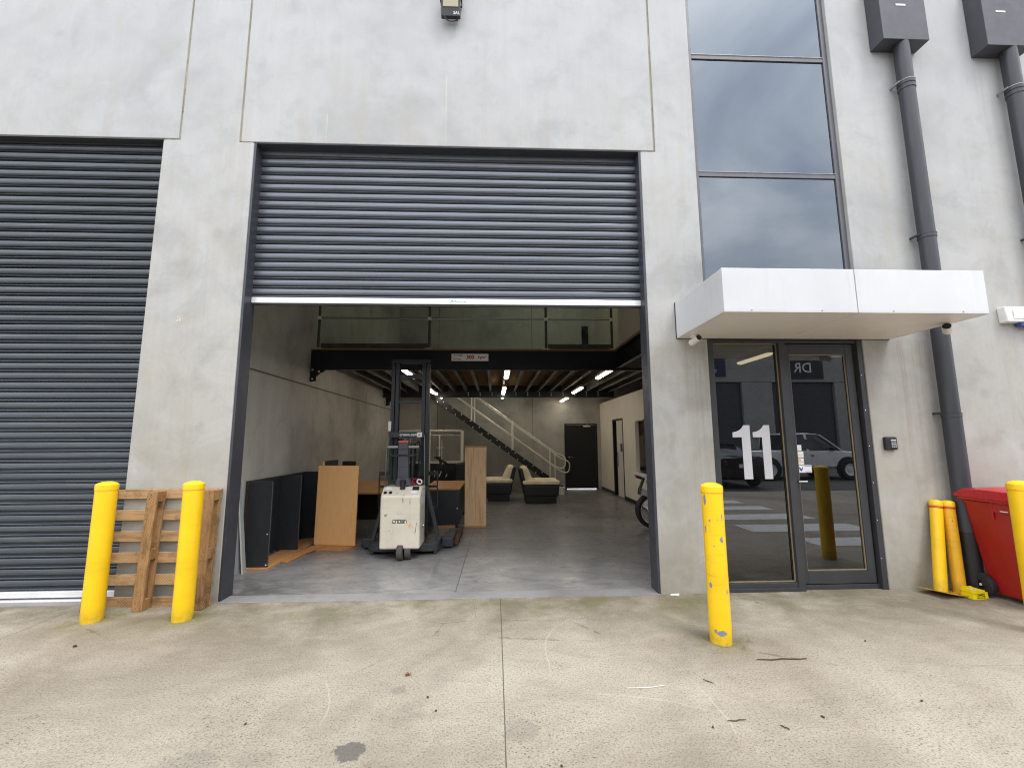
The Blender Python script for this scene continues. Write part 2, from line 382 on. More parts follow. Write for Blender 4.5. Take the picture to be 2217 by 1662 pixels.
simple('plasterboard', (.74, .69, .61), .75, 0, .05, 2.2)
simple('upper_plaster', (.56, .50, .42), .8, 0, .06, 2)
simple('white_door', (.66, .63, .58), .45, 0, .04, 3)
simple('skirting_black', (.012, .012, .012), .5)
simple('weathered_edge', (.3, .28, .24), .8, 0, .2, 20)
simple('chrome', (.75, .75, .76), .12, 1, .04, 8)
simple('exhaust_steel', (.78, .74, .71), .32, .35, .1, 10)
simple('fairing_white', (.88, .89, .93), .3, 0, .04, 5)
simple('bike_black', (.012, .012, .013), .35, 0, .2, 9)
simple('bike_wheel_silver', (.82, .82, .84), .35, 0, .06, 8)
simple('tail_red', (.14, .008, .01), .2)
simple('roof_metal', (.16, .16, .15), .5, .3, .1, 3)
simple('paint_white_road', (.72, .72, .70), .7, 0, .12, 6, dust=(.35, .35, .34))
simple('car_dark', (.012, .013, .017), .14, .1, .1, 5)
simple('ute_white', (.78, .79, .8), .22, 0, .04, 5)
simple('car_glass', (.03, .04, .045), .05, 0, .1, 4, spec=.8)
simple('window_dark', (.02, .022, .025), .08, 0, .1, 4)
simple('sign_charcoal', (.022, .024, .028), .4)
simple('sign_navy', (.012, .022, .075), .4)
simple('bark', (.06, .042, .03), .85, 0, .3, 30)
simple('leaf_brown', (.26, .12, .06), .7, 0, .3, 30)
simple('paper_white', (.74, .74, .72), .7)
simple('yellow_box_plastic', (.86, .70, .005), .4, 0, .05, 10)
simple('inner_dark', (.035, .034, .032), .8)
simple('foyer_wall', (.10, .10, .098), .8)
simple('foyer_tile', (.07, .07, .07), .4)
simple('carpet_dark', (.05, .05, .052), .95)
simple('cupboard_white', (.6, .58, .54), .4)

def emit(name, col, strength):
    m = bpy.data.materials.new(name); m.use_nodes = True; t = NT(m.node_tree)
    t.n.remove(t.n['Principled BSDF']); e = t.node('ShaderNodeEmission')
    n = t.noise(t.coord(), 3, 2)
    t.put(e.inputs[0], t.mix(n, sc(col, .97), col)); e.inputs[1].default_value = strength
    t.l.new(e.outputs[0], t.n['Material Output'].inputs[0]); MATS[name] = m
emit('lamp_diffuser', (1.0, .89, .70), 19.0)
emit('tube_diffuser', (1.0, .83, .5), 3.0)

def glass(name, tint, ior, rough=.0, wob=0.0, dust=0.0, refl=(.92, .95, 1.0)):
    m = bpy.data.materials.new(name); m.use_nodes = True; t = NT(m.node_tree)
    t.n.remove(t.n['Principled BSDF'])
    tr = t.node('ShaderNodeBsdfTransparent'); t.put(tr.inputs[0], tint)
    gl = t.node('ShaderNodeBsdfGlossy'); gl.inputs['Roughness'].default_value = rough
    t.put(gl.inputs['Color'], refl)
    fr = t.node('ShaderNodeFresnel'); fr.inputs[0].default_value = ior
    mx = t.node('ShaderNodeMixShader'); t.l.new(fr.outputs[0], mx.inputs[0])
    t.l.new(tr.outputs[0], mx.inputs[1]); t.l.new(gl.outputs[0], mx.inputs[2])
    out = mx.outputs[0]
    if wob:
        nb = t.bump(t.noise(t.coord(), 1.1, 1), wob, .01)
        t.l.new(nb, gl.inputs['Normal'])
    if dust:
        df = t.node('ShaderNodeBsdfDiffuse'); t.put(df.inputs[0], (.4, .4, .38))
        m2 = t.node('ShaderNodeMixShader')
        t.put(m2.inputs[0], t.rng(t.noise(t.coord(), 2.2, 5, .7), .35, .75, dust * .3, dust))
        t.l.new(out, m2.inputs[1]); t.l.new(df.outputs[0], m2.inputs[2]); out = m2.outputs[0]
    t.l.new(out, t.n['Material Output'].inputs[0]); MATS[name] = m
glass('door_glass', (.17, .175, .18), 2.05, 0, 0, .012)
glass('window_glass', (.16, .17, .18), 2.6, 0, .008, .010, (.80, .88, .97))
glass('clear_guard', (.72, .80, .78), 1.35, 0)
def flood_glass():
    m, t, b = new_mat('flood_diffuser'); setp(t, b, (.42, .38, .26), .35)
flood_glass()
def skylight_mat():
    m = bpy.data.materials.new('skylight_sheet'); m.use_nodes = True; t = NT(m.node_tree)
    t.n.remove(t.n['Principled BSDF']); tl = t.node('ShaderNodeBsdfTranslucent')
    t.put(tl.inputs[0], t.mix(t.noise(t.coord(), 4, 3), (.60, .64, .54), (.68, .71, .62)))
    t.l.new(tl.outputs[0], t.n['Material Output'].inputs[0]); MATS['skylight_sheet'] = m
skylight_mat()

# ------------------------------------------------------------------ mesh building
class MB:
    def __init__(s): s.b = bmesh.new()
    def box(s, x0, x1, y0, y1, z0, z1):
        v = [s.b.verts.new(p) for p in ((x0, y0, z0), (x1, y0, z0), (x1, y1, z0), (x0, y1, z0), (x0, y0, z1), (x1, y0, z1), (x1, y1, z1), (x0, y1, z1))]
        for f in ((0, 3, 2, 1), (4, 5, 6, 7), (0, 1, 5, 4), (1, 2, 6, 5), (2, 3, 7, 6), (3, 0, 4, 7)):
            s.b.faces.new([v[i] for i in f])
        return s
    def hexa(s, lo, hi):
        """lo, hi: four points each, same winding (counter-clockwise seen from hi side)"""
        v = [s.b.verts.new(p) for p in list(lo) + list(hi)]
        for f in ((3, 2, 1, 0), (4, 5, 6, 7), (0, 1, 5, 4), (1, 2, 6, 5), (2, 3, 7, 6), (3, 0, 4, 7)):
            s.b.faces.new([v[i] for i in f])
        return s
    def obox(s, c, size, rot=(0, 0, 0)):
        M = Matrix.Translation(c) @ Euler(rot).to_matrix().to_4x4()
        x, y, z = (q / 2 for q in size)
        pts = [M @ Vector(p) for p in ((-x, -y, -z), (x, -y, -z), (x, y, -z), (-x, y, -z), (-x, -y, z), (x, -y, z), (x, y, z), (-x, y, z))]
        return s.hexa(pts[:4], pts[4:])
    def bar(s, p, q, w, h, up=(0, 0, 1)):
        p = Vector(p); q = Vector(q); d = (q - p).normalized(); u = Vector(up)
        a = d.cross(u)
        if a.length < 1e-5: a = d.cross(Vector((0, 1, 0)))
        a.normalize(); u = a.cross(d).normalized(); a = a * w / 2; u = u * h / 2
        return s.hexa([p - a - u, p + a - u, p + a + u, p - a + u], [q - a - u, q + a - u, q + a + u, q - a + u])
    def quad(s, *pts):
        s.b.faces.new([s.b.verts.new(p) for p in pts]); return s
    def prism(s, pts, axis, a, b):
        """polygon pts in the plane across axis, extruded from a to b"""
        def P(p, t):
            if axis == 'Y': return (p[0], t, p[1])
            if axis == 'X': return (t, p[0], p[1])
            return (p[0], p[1], t)
        A = [s.b.verts.new(P(p, a)) for p in pts]; B = [s.b.verts.new(P(p, b)) for p in pts]
        n = len(pts)
        s.b.faces.new(A); s.b.faces.new(B[::-1])
        for i in range(n): s.b.faces.new([A[i], B[i], B[(i + 1) % n], A[(i + 1) % n]])
        return s
    def tube(s, pts, r, seg=10, cap=True, close=False):
        pts = [Vector(p) for p in pts]; n = len(pts)
        rs = r if isinstance(r, (list, tuple)) else [r] * n
        rings = []; prev = None
        for i, p in enumerate(pts):
            if close: d = pts[(i + 1) % n] - pts[i - 1]
            else: d = pts[min(i + 1, n - 1)] - pts[max(i - 1, 0)]
            d.normalize()
            if prev is None:
                u = d.cross(Vector((0, 0, 1)))
                if u.length < 1e-4: u = d.cross(Vector((1, 0, 0)))
            else: u = prev - d * prev.dot(d)
            u.normalize(); prev = u; w = d.cross(u)
            rings.append([s.b.verts.new(p + (u * math.cos(2 * PI * k / seg) + w * math.sin(2 * PI * k / seg)) * rs[i]) for k in range(seg)])
        m = n if close else n - 1
        for i in range(m):
            A, B = rings[i], rings[(i + 1) % n]
            for k in range(seg): s.b.faces.new([A[k], A[(k + 1) % seg], B[(k + 1) % seg], B[k]])
        if cap and not close:
            s.b.faces.new(rings[0][::-1]); s.b.faces.new(rings[-1])
        return s
    def lathe(s, prof, c=(0, 0, 0), axis='Z', seg=28):
        """prof: (radius, height) pairs"""
        def P(r, h, a):
            q = (r * math.cos(a), r * math.sin(a), h)
            if axis == 'X': q = (q[2], q[0], q[1])
            if axis == 'Y': q = (q[0], q[2], q[1])
            return Vector(q) + Vector(c)
        rings = []
        for (r, h) in prof:
            if r < 1e-6: rings.append([s.b.verts.new(P(0, h, 0))])
            else: rings.append([s.b.verts.new(P(r, h, 2 * PI * k / seg)) for k in range(seg)])
        for A, B in zip(rings, rings[1:]):
            for k in range(seg):
                a0, a1 = A[k % len(A)], A[(k + 1) % len(A)]; b0, b1 = B[k % len(B)], B[(k + 1) % len(B)]
                f = [a0, a1, b1, b0]; u = []
                for q in f:
                    if q not in u: u.append(q)
                if len(u) > 2: s.b.faces.new(u)
        return s
    def sphere(s, c, rad, seg=16, rings=10, M=None):
        r = bmesh.ops.create_uvsphere(s.b, u_segments=seg, v_segments=rings, radius=1)
        sx, sy, sz = rad if isinstance(rad, (tuple, list)) else (rad,) * 3
        for v in r['verts']:
            p = Vector((v.co.x * sx, v.co.y * sy, v.co.z * sz))
            if M: p = M @ p
            v.co = p + Vector(c)
        return s
    def xf(s, M):
        bmesh.ops.transform(s.b, matrix=M, verts=s.b.verts); return s
    def build(s, name, mat, parent=None, smooth=False, bevel=0, seg=2, label=None, subsurf=0, recalc=True):
        if recalc: bmesh.ops.recalc_face_normals(s.b, faces=s.b.faces)
        me = bpy.data.meshes.new(name); s.b.to_mesh(me); s.b.free()
        me.materials.append(MATS[mat])
        if smooth:
            for p in me.polygons: p.use_smooth = True
            try: me.set_sharp_from_angle(angle=math.radians(38))
            except Exception: pass
        o = bpy.data.objects.new(name, me); COL.objects.link(o)
        if parent: o.parent = parent
        if bevel:
            md = o.modifiers.new('bevel', 'BEVEL'); md.width = bevel; md.segments = seg; md.limit_method = 'ANGLE'; md.angle_limit = math.radians(40)
        if subsurf:
            md = o.modifiers.new('sub', 'SUBSURF'); md.levels = subsurf; md.render_levels = subsurf
            for p in me.polygons: p.use_smooth = True
        if label: o['label'] = label
        return o

def tag(o, label, cat, group=None, kind=None):
    o['label'] = label; o['category'] = cat
    if group: o['group'] = group
    if kind: o['kind'] = kind
    return o
def thing(name, label, cat, loc=(0, 0, 0), rot=(0, 0, 0), group=None):
    o = bpy.data.objects.new(name, None); COL.objects.link(o)
    o.location = loc; o.rotation_euler = rot; o.empty_display_size = .1
    return tag(o, label, cat, group)
def structure(o):
    o['kind'] = 'structure'; return o
def kids(o): return [c for c in COL.objects if c.parent == o]
def copy_thing(root, loc, rot=None, label=None, group=None):
    r = root.copy(); COL.objects.link(r); r.location = loc
    if rot is not None: r.rotation_euler = rot
    if label: r['label'] = label
    if group: r['group'] = group
    for ch in kids(root):
        c = ch.copy(); COL.objects.link(c); c.parent = r
        for g in kids(ch):
            d = g.copy(); COL.objects.link(d); d.parent = c
    return r
def text_mesh(name, body, size, mat, parent, M, bold=0.0, extrude=.0006, align='CENTER', spacing=1.0, label=None):
    cu = bpy.data.curves.new(name, 'FONT'); cu.body = body; cu.size = size; cu.extrude = extrude
    cu.align_x = align; cu.align_y = 'CENTER'; cu.offset = bold; cu.space_character = spacing; cu.resolution_u = 3
    tmp = bpy.data.objects.new(name + '_curve', cu); COL.objects.link(tmp)
    dg = bpy.context.evaluated_depsgraph_get(); dg.update()
    me = bpy.data.meshes.new_from_object(tmp.evaluated_get(dg)); me.transform(M)
    bpy.data.objects.remove(tmp); bpy.data.curves.remove(cu)
    me.name = name; me.materials.clear(); me.materials.append(MATS[mat])
    o = bpy.data.objects.new(name, me); COL.objects.link(o)
    if parent: o.parent = parent
    if label: o['label'] = label
    return o
def front(x, y, z, sx=1.0):
    """matrix that stands flat XY lettering up in the XZ plane facing -Y"""
    return Matrix.Translation((x, y, z)) @ Matrix.Rotation(PI / 2, 4, 'X') @ Matrix.Diagonal((sx, 1, 1, 1))

# ------------------------------------------------------------------ the setting
def sheet(name, x0, x1, y0, y1, z, mat, n=1):
    m = MB()
    m.quad((x0, y0, z), (x1, y0, z), (x1, y1, z), (x0, y1, z))
    return structure(m.build(name, mat))
sheet('ground', -260, 260, -260, 260, -.06, 'asphalt')
sheet('road', -40, 60, -23.0, -8.5, -.012, 'asphalt')
sheet('apron', -40, 60, -8.5, .20, 0.0, 'apron_concrete')
sheet('warehouse_floor', -3.25, 7, .165, 9.9, .004, 'slab_concrete')
m = MB().box(-2.772, 1.724, -.028, .17, -.05, .008)
structure(m.build('threshold', 'slab_edge_concrete', bevel=.004))
m = MB().box(-8.3, -3.797, -.02, .2, -.05, .012)
structure(m.build('threshold', 'slab_edge_concrete', bevel=.004))
m = MB()
for (x0, x1, y0, y1) in ((4.9, 6.5, -2.25, -1.72), (4.5, 6.7, -3.38, -2.75), (4.55, 6.5, -4.5, -3.9), (4.9, 6.4, -5.6, -5.08), (5.0, 6.3, -6.6, -6.1)):
    m.box(x0, x1, y0, y1, .001, .004)
structure(m.build('crossing_stripes', 'paint_white_road'))
m = MB().box(-12, 45, -23.0, -22.2, -.05, .10)
structure(m.build('kerb', 'slab_edge_concrete', bevel=.02))

# ------------------------------------------------------------------ the warehouse
W = thing('concrete_warehouse', 'grey precast concrete warehouse unit with dark roller doors and a tall strip of glazing', 'building')
def panel(mb, mat='facade_concrete', name='wall_panel', bev=.007, parent=None):
    return mb.build(name, mat, parent or W, bevel=bev)
panel(MB().box(-9.3, -3.630, 0, .12, 5.045, 8.9))
panel(MB().prism([(-3.795, -.1), (-2.78, -.1), (-2.78, 5.018), (-2.950, 5.018), (-2.950, 8.9), (-3.608, 8.9), (-3.608, 5.028), (-3.795, 5.028)], 'Y', .0, .18))
panel(MB().box(-2.926, 1.890, -.004, .12, 5.022, 8.9))
panel(MB().prism([(1.733, -.1), (2.398, -.1), (2.398, 8.9), (1.914, 8.9), (1.914, 5.012), (1.733, 5.012)], 'Y', 0, .18))
panel(MB().box(4.213, 14, 0, .18, -.1, 8.9))
panel(MB().box(2.400, 4.211, .004, .18, 8.45, 8.9))
panel(MB().box(-9.4, -8.3, 0, .18, -.1, 5.03))
for (x0, x1) in ((-3.632, -3.606), (-2.952, -2.924), (1.888, 1.916)):
    m = MB()
    z = 5.03
    while z < 8.8:                     # hand-tooled bead, a little uneven
        h = random.uniform(.25, .6); j = random.uniform(-.003, .003); d = random.uniform(.006, .014)
        m.box(x0 + .002 + j * .3, x1 - .002 + j * .3, d, .1, z, min(z + h, 8.85)); z += h
    m.build('joint_sealant', 'sealant', W, bevel=.003)
for q in ((-3.79, -3.62, .008, .1, 5.026, 5.046), (-2.94, -2.785, .008, .1, 5.014, 5.024), (1.738, 1.905, .008, .1, 5.008, 5.024)): MB().box(*q).build('joint_sealant', 'sealant', W)
# spalled spot on the pier between the doors
m = MB()
pts = [(-3.433 + (.030 + random.uniform(-.012, .012)) * math.cos(a) , 2.911 + (.028 + random.uniform(-.012, .012)) * math.sin(a)) for a in [k * 2 * PI / 11 for k in range(11)]]
m.prism(pts, 'Y', -.002, .01); m.build('spalled_patch', 'spall', W)

def curtain(x0, x1, z0, z1, y, name, mat, label):
    prof = [(0, .036), (.02, .014), (.045, .003), (.09, 0), (.28, -.0015), (.44, .0008), (.52, .005), (.585, .013), (.625, .024), (.64, .038), (.765, .038), (.775, .012), (.785, -.001), (.82, -.0035), (.845, .002), (.865, .014), (.875, .038), (1, .036)]
    P = .1067; b = MB(); n = int((z1 - z0) / P); nx = 22
    rows = []
    for k in range(n):
        ph = random.uniform(0, 6.3); am = random.uniform(.0004, .0016); tilt = random.uniform(-.0012, .0012)
        dent = random.uniform(x0, x1) if random.random() < .3 else None
        for i, (t_, d) in enumerate(reversed(prof)):
            row = []
            for j in range(nx + 1):
                x = x0 + (x1 - x0) * j / nx
                dy = am * math.sin(x * 2.1 + ph) + tilt * (x - (x0 + x1) / 2) * .5
                if dent is not None and .05 < t_ < .6: dy += .004 * math.exp(-((x - dent) / .16) ** 2)
                row.append(b.b.verts.new((x, y + d + dy, z0 + k * P + (1 - t_) * P + am * .8 * math.sin(x * 1.7 + ph * 2))))
            if rows and i: 
                for j in range(nx): b.b.faces.new([rows[-1][j], rows[-1][j + 1], row[j + 1], row[j]])
            rows.append(row)
    return b.build(name, mat, W, label=label, recalc=False)
rd = curtain(-2.752, 1.706, 3.215, 5.3, .142, 'roller_door', 'roller_steel', 'dark grey roller door raised half way')
m = MB().box(-2.750, 1.704, .128, .172, 3.150, 3.216); m.build('bottom_rail', 'aluminium_rail', rd, bevel=.004)
m = MB().box(-2.750, 1.704, .136, .165, 3.128, 3.149); m.build('weather_strip', 'rubber', rd)
for s in (-2.7785, 1.7055):
    m = MB().box(s, s + .026, .004, .205, .008, 5.016)
    m.build('reveal', 'reveal_steel', rd, bevel=.003)
m = MB().box(-2.752, 1.705, .006, .136, 5.010, 5.0205); m.build('dark_lintel_strip', 'reveal_steel', rd)
m = MB().prism([(-.535, 3.172), (-.505, 3.172), (-.500, 3.184), (-.515, 3.200), (-.475, 3.200), (-.490, 3.186), (-.470, 3.172), (-.480, 3.172), (-.497, 3.180), (-.510, 3.165)], 'Y', .1255, .1275).prism([(-.462, 3.176), (-.468, 3.199), (-.455, 3.199), (-.452, 3.176)], 'Y', .1255, .1275)
m.build('printed_mark', 'lettering_green', rd)
m = MB()
for k in range(6): m.box(-.445 + k * .022, -.445 + k * .022 + .015, .1255, .1275, 3.170 + (.003 if k % 2 else 0), 3.181 + (.004 if k == 4 else 0))
m.build('printed_mark', 'lettering_faded_green', rd)
rl = curtain(-8.29, -3.74, .105, 5.3, .105, 'roller_door', 'roller_steel_green', 'dark green grey roller door fully closed')
m = MB().box(-8.28, -3.8, .09, .14, .045, .104); m.build('bottom_rail', 'aluminium_rail', rl, bevel=.004)
m = MB().box(-8.28, -3.8, .06, .15, .012, .026); m.build('sill_strip', 'aluminium_rail', rl, bevel=.003)
m = MB().box(-8.28, -3.798, .006, .10, 5.032, 5.0435); m.build('dark_lintel_strip', 'charcoal_frame', rl)  # dark strip in place of the shadow under the panel edge

# glazing above the canopy
win = MB().box(2.400, 2.452, .045, .13, 2.74, 8.45).box(4.150, 4.211, .045, .13, 2.74, 8.45)
for z in (6.355, 4.77, 3.0): win.box(2.452, 4.150, .047, .13, z - .028, z + .028)
win = win.build('window', 'window_frame_grey', W, bevel=.003)
for (z0, z1) in ((2.9, 4.742), (4.798, 6.327), (6.383, 8.45)):
    MB().quad((2.45, .062, z0), (4.152, .062, z0), (4.152, .062, z1), (2.45, .062, z1)).build('pane', 'window_glass', win, recalc=False)
for z in (6.383, 4.798): MB().box(2.452, 4.150, .040, .047, z, z + .006).build('glazing_cap', 'railing_galvanised', win)

# entrance: sidelight and door under the canopy
fr = MB().box(2.400, 2.478, .03, .14, .0, 2.73).box(4.152, 4.2115, .012, .14, .0, 2.73).box(2.478, 4.152, .03, .14, 2.692, 2.73)
fr.box(3.236, 3.316, .025, .13, .0, 2.692).box(2.478, 3.236, .03, .14, .0, .082).box(3.316, 4.152, .05, .15, 0, .05).box(2.41, 3.30, .005, .03, .0, .034)
fr = fr.build('entrance_frame', 'charcoal_frame', W, bevel=.002)
MB().quad((2.478, .078, .08), (3.236, .078, .08), (3.236, .078, 2.70), (2.478, .078, 2.70)).build('pane', 'door_glass', fr, recalc=False)
def bead(x0, x1, z0, z1, y, w, parent):
    b = MB().box(x0, x0 + w, y, y + .012, z0, z1).box(x1 - w, x1, y, y + .012, z0, z1)
    b.box(x0 + w, x1 - w, y, y + .012, z0, z0 + w); b.box(x0 + w, x1 - w, y, y + .012, z1 - w, z1)
    return b.build('glazing_bead', 'bead_beige', parent)
bead(2.480, 3.234, .084, 2.690, .062, .010, fr)
m = MB()
for g in (((2.657, 1.678), (2.70, 1.686), (2.737, 1.702), (2.768, 1.728), (2.787, 1.757), (2.857, 1.757), (2.857, 1.163), (2.760, 1.163), (2.760, 1.623), (2.657, 1.623)),
          ((2.888, 1.678), (2.931, 1.686), (2.967, 1.702), (2.998, 1.728), (3.018, 1.757), (3.084, 1.757), (3.084, 1.163), (2.991, 1.163), (2.991, 1.623), (2.888, 1.623))):
    m.prism(g, 'Y', .0745, .0765)
m.build('unit_number', 'white_vinyl', fr)
lf = MB().box(3.318, 3.372, .055, .11, .058, 2.684).box(4.040, 4.128, .055, .11, .058, 2.684).box(3.372, 4.040, .055, .11, 2.566, 2.684).box(3.372, 4.040, .055, .11, .058, .190)
lf = lf.build('entrance_door', 'charcoal_frame', W, bevel=.003)
MB().quad((3.37, .082, .188), (4.042, .082, .188), (4.042, .082, 2.568), (3.37, .082, 2.568)).build('pane', 'door_glass', lf, recalc=False)
bead(3.373, 4.039, .191, 2.565, .068, .009, lf)
m = MB().box(3.325, 3.348, .047, .055, 1.02, 1.20).build('lock_plate', 'dark_plastic', lf, bevel=.002)
m = MB().tube([(3.336, .05, 1.139), (3.336, .005, 1.139)], .009).tube([(3.322, .006, 1.139), (3.415, .004, 1.139)], .0085)
m.build('handle', 'chrome', lf, smooth=True)
for (x0, x1, z0, z1) in ((3.381, 3.437, 1.470, 1.534), (3.381, 3.455, 1.398, 1.462), (3.380, 3.453, 1.317, 1.388), (3.379, 3.535, 1.229, 1.311)):
    st = MB().box(x0, x1, .0785, .0805, z0, z1).build('sticker', 'sticker_white', lf, bevel=.0005)
for q in ((3.388, 3.448, .0775, .0784, 1.345, 1.353), (3.388, 3.42, .0775, .0784, 1.362, 1.372), (3.39, 3.45, .0775, .0784, 1.425, 1.429)): MB().box(*q).build('sticker_print', 'sticker_orange', lf)
MB().prism([(3.386, 1.30), (3.40, 1.285), (3.42, 1.27), (3.436, 1.298), (3.43, 1.262), (3.412, 1.243), (3.395, 1.262)], 'Y', .0775, .0784).box(3.455, 3.528, .0775, .0784, 1.236, 1.243).box(3.455, 3.528, .0775, .0784, 1.296, 1.302).build('sticker_print', 'sticker_blue', lf)
for z in (.32, .72, 1.12, 1.52, 1.92, 2.32): MB().sphere((4.170, .012, z), (.006, .003, .006), 8, 6).build('screw', 'chrome', fr)

# inside shell
def inner(mb, mat='inner_concrete', name='inner_wall', bev=.004): return mb.build(name, mat, W, bevel=bev)
inner(MB().box(-3.365, -3.214, .181, 9.61, -.1, 2.535))
inner(MB().box(-3.365, -3.214, .181, 9.61, 2.560, 8.3))
MB().box(-3.36, -3.222, .19, 9.6, 2.534, 2.561).build('joint_sealant', 'brown_sealant', W)
inner(MB().box(-3.36, -1.905, 9.61, 9.76, -.1, 8.3))
inner(MB().box(-1.890, 1.243, 9.61, 9.76, -.1, 8.3))
inner(MB().prism([(1.258, -.1), (2.300, -.1), (2.300, 2.140), (3.393, 2.140), (3.393, -.1), (7, -.1), (7, 8.3), (1.258, 8.3)], 'Y', 9.61, 9.76))
MB().box(-1.906, -1.889, 9.625, 9.7, 0, 8.3).box(1.242, 1.259, 9.625, 9.7, 0, 8.3).build('joint_sealant', 'brown_sealant', W)
inner(MB().box(7.0, 7.15, .181, 9.76, -.1, 8.3))
rf = MB().box(-9.4, 7.2, .12, 4.3, 8.30, 8.36).box(-9.4, 7.2, 7.9, 9.9, 8.30, 8.36).box(-9.4, -.4, 4.3, 7.9, 8.30, 8.36).box(3.3, 7.2, 4.3, 7.9, 8.30, 8.36)
rf = rf.build('roof', 'roof_metal', W)
MB().box(-.4, 3.3, 4.3, 7.9, 8.32, 8.33).build('skylight', 'skylight_sheet', rf)
# neighbour unit behind the closed door
inner(MB().box(-9.4, -3.366, 1.6, 1.7, -.1, 8.3), 'inner_dark')

# black back door
bd = MB().box(2.352, 3.341, 9.622, 9.66, .036, 2.092).build('back_door', 'black_door_paint', W, bevel=.003)
MB().box(2.302, 2.349, 9.600, 9.70, .004, 2.138).box(3.344, 3.391, 9.600, 9.70, .004, 2.138).box(2.349, 3.344, 9.600, 9.70, 2.095, 2.138).build('door_frame', 'black_door_paint', bd)
MB().tube([(2.44, 9.62, 1.045), (2.44, 9.57, 1.045), (2.57, 9.57, 1.045)], .011).lathe([(0, -.012), (.03, -.01), (.03, .0)], (2.44, 9.62, 1.045), 'Y', 14).build('handle', 'chrome', bd, smooth=True)
MB().box(2.93, 3.17, 9.585, 9.622, 2.035, 2.075).bar((3.05, 9.58, 2.06), (3.05, 9.50, 2.115), .02, .012).build('door_closer', 'galvanised', bd, bevel=.003)

# plasterboard room under the platform on the right
pw = MB().box(3.51, 3.60, 8.085, 9.608, .10, 2.80).box(3.51, 3.60, 7.065, 8.085, 2.16, 2.80).box(3.51, 3.60, 6.045, 7.065, .10, 2.80).box(3.51, 3.60, 5.24, 6.045, 2.06, 2.80).box(3.51, 3.60, 3.9, 5.24, .10, 2.80).box(3.51, 3.60, 5.24, 6.045, .10, .80)
pw = pw.build('partition_wall', 'plasterboard', W)
MB().box(3.495, 3.51, 8.09, 9.6, .004, .10).box(3.495, 3.51, 3.9, 7.05, .004, .10).build('skirting', 'skirting_black', pw, bevel=.002)
MB().box(3.498, 3.62, 8.03, 8.086, .004, 2.20).box(3.498, 3.62, 7.064, 7.11, .004, 2.20).box(3.498, 3.62, 7.11, 8.03, 2.155, 2.20).build('door_frame', 'black_door_paint', pw, bevel=.002)
sd = MB().box(3.535, 3.572, 7.112, 7.80, .02, 2.15).build('inner_door', 'white_door', W, bevel=.003)
MB().box(3.520, 3.534, 7.69, 7.72, .85, 1.25).build('handle', 'black_plastic', sd, bevel=.003)
MB().box(3.526, 3.534, 7.26, 7.42, 1.27, 1.49).build('door_sign', 'dark_plastic', sd, bevel=.002)
MB().box(4.20, 4.26, 3.9, 9.6, .004, 2.8).build('inner_wall', 'plasterboard', W)
kc = MB().box(3.72, 4.19, 4.4, 7.0, .004, .84).build('kitchen_bench', 'cupboard_white', W, bevel=.004)
MB().box(3.70, 4.195, 4.38, 7.02, .842, .88).build('bench_top', 'charcoal_laminate', kc, bevel=.004)
MB().box(3.88, 4.195, 4.4, 7.0, 1.70, 2.3).build('wall_cupboard', 'cupboard_white', kc, bevel=.004)
MB().tube([(3.85, 6.2, .88), (3.85, 6.2, 1.12)], .055, 16).build('kettle', 'red_plastic', kc, smooth=True)

# foyer behind the entrance glazing, office above it
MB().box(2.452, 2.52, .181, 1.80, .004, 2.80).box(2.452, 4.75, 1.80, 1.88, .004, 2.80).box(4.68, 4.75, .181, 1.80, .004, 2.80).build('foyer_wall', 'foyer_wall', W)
MB().box(2.46, 4.7, .181, 1.85, 2.80, 2.86).build('foyer_ceiling', 'upper_plaster', W)
structure(MB().box(2.40, 4.70, .15, 1.82, .0045, .011).build('foyer_floor', 'foyer_tile'))
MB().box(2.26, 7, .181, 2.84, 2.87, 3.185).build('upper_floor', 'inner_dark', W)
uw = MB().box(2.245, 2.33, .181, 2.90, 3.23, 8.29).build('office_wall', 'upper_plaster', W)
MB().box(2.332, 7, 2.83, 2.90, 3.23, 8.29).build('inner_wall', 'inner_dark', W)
MB().box(2.66, 4.40, .40, .42, 6.15, 6.17).build('white_strip', 'white_plastic', W)  # thin white strip set behind the upper panes
ul = MB().box(3.45, 3.53, 2.92, 9.608, 3.21, 8.29).build('partition_wall', 'upper_plaster', W)
ud = MB().box(2.96, 3.17, 9.55, 9.605, 3.22, 5.45).build('upper_door', 'black_door_paint', W)
for x in (2.93, 3.08): MB().tube([(x, 9.55, 5.21), (x, 9.50, 5.21)], .02).build('handle', 'chrome', ud)

# ------------------------------------------------------------------ entrance canopy
cn = thing('entrance_canopy', 'white metal box canopy over the glass entrance door', 'canopy', (3.29, 0, 2.729))
def L(mb): return mb.xf(Matrix.Translation((-3.29, 0, -2.729)))
for (x0, x1) in ((2.048, 3.284), (3.292, 4.530)):
    L(MB().box(x0, x1, -1.020, -1.0, 2.729, 3.142)).build('fascia_panel', 'white_panel', cn, bevel=.003)
    L(MB().box(x0 + (.018 if x0 < 3 else 0), x1 - (0 if x0 < 3 else .018), -.998, -.008, 2.731, 2.748)).build('soffit_panel', 'soffit_panel', cn, bevel=.002)
for x in (2.30, 2.95, 3.62, 4.28):
    L(MB().lathe([(0, -.003), (.006, -.0025), (.007, 0)], (x, -1.0205, 2.748), 'Y', 8)).build('rivet', 'weathered_edge', cn)
for x0 in (2.048, 4.512):
    L(MB().box(x0, x0 + .018, -.999, -.006, 2.729, 3.140)).build('side_panel', 'white_panel', cn, bevel=.003)
L(MB().box(2.068, 4.51, -.995, -.006, 2.75, 3.128)).build('seam_backing', 'seam_dark', cn)  # dark box added inside so the panel gaps look black
L(MB().box(2.040, 4.537, -.006, .003, 2.725, 3.146)).build('wall_flashing', 'seam_dark', cn)

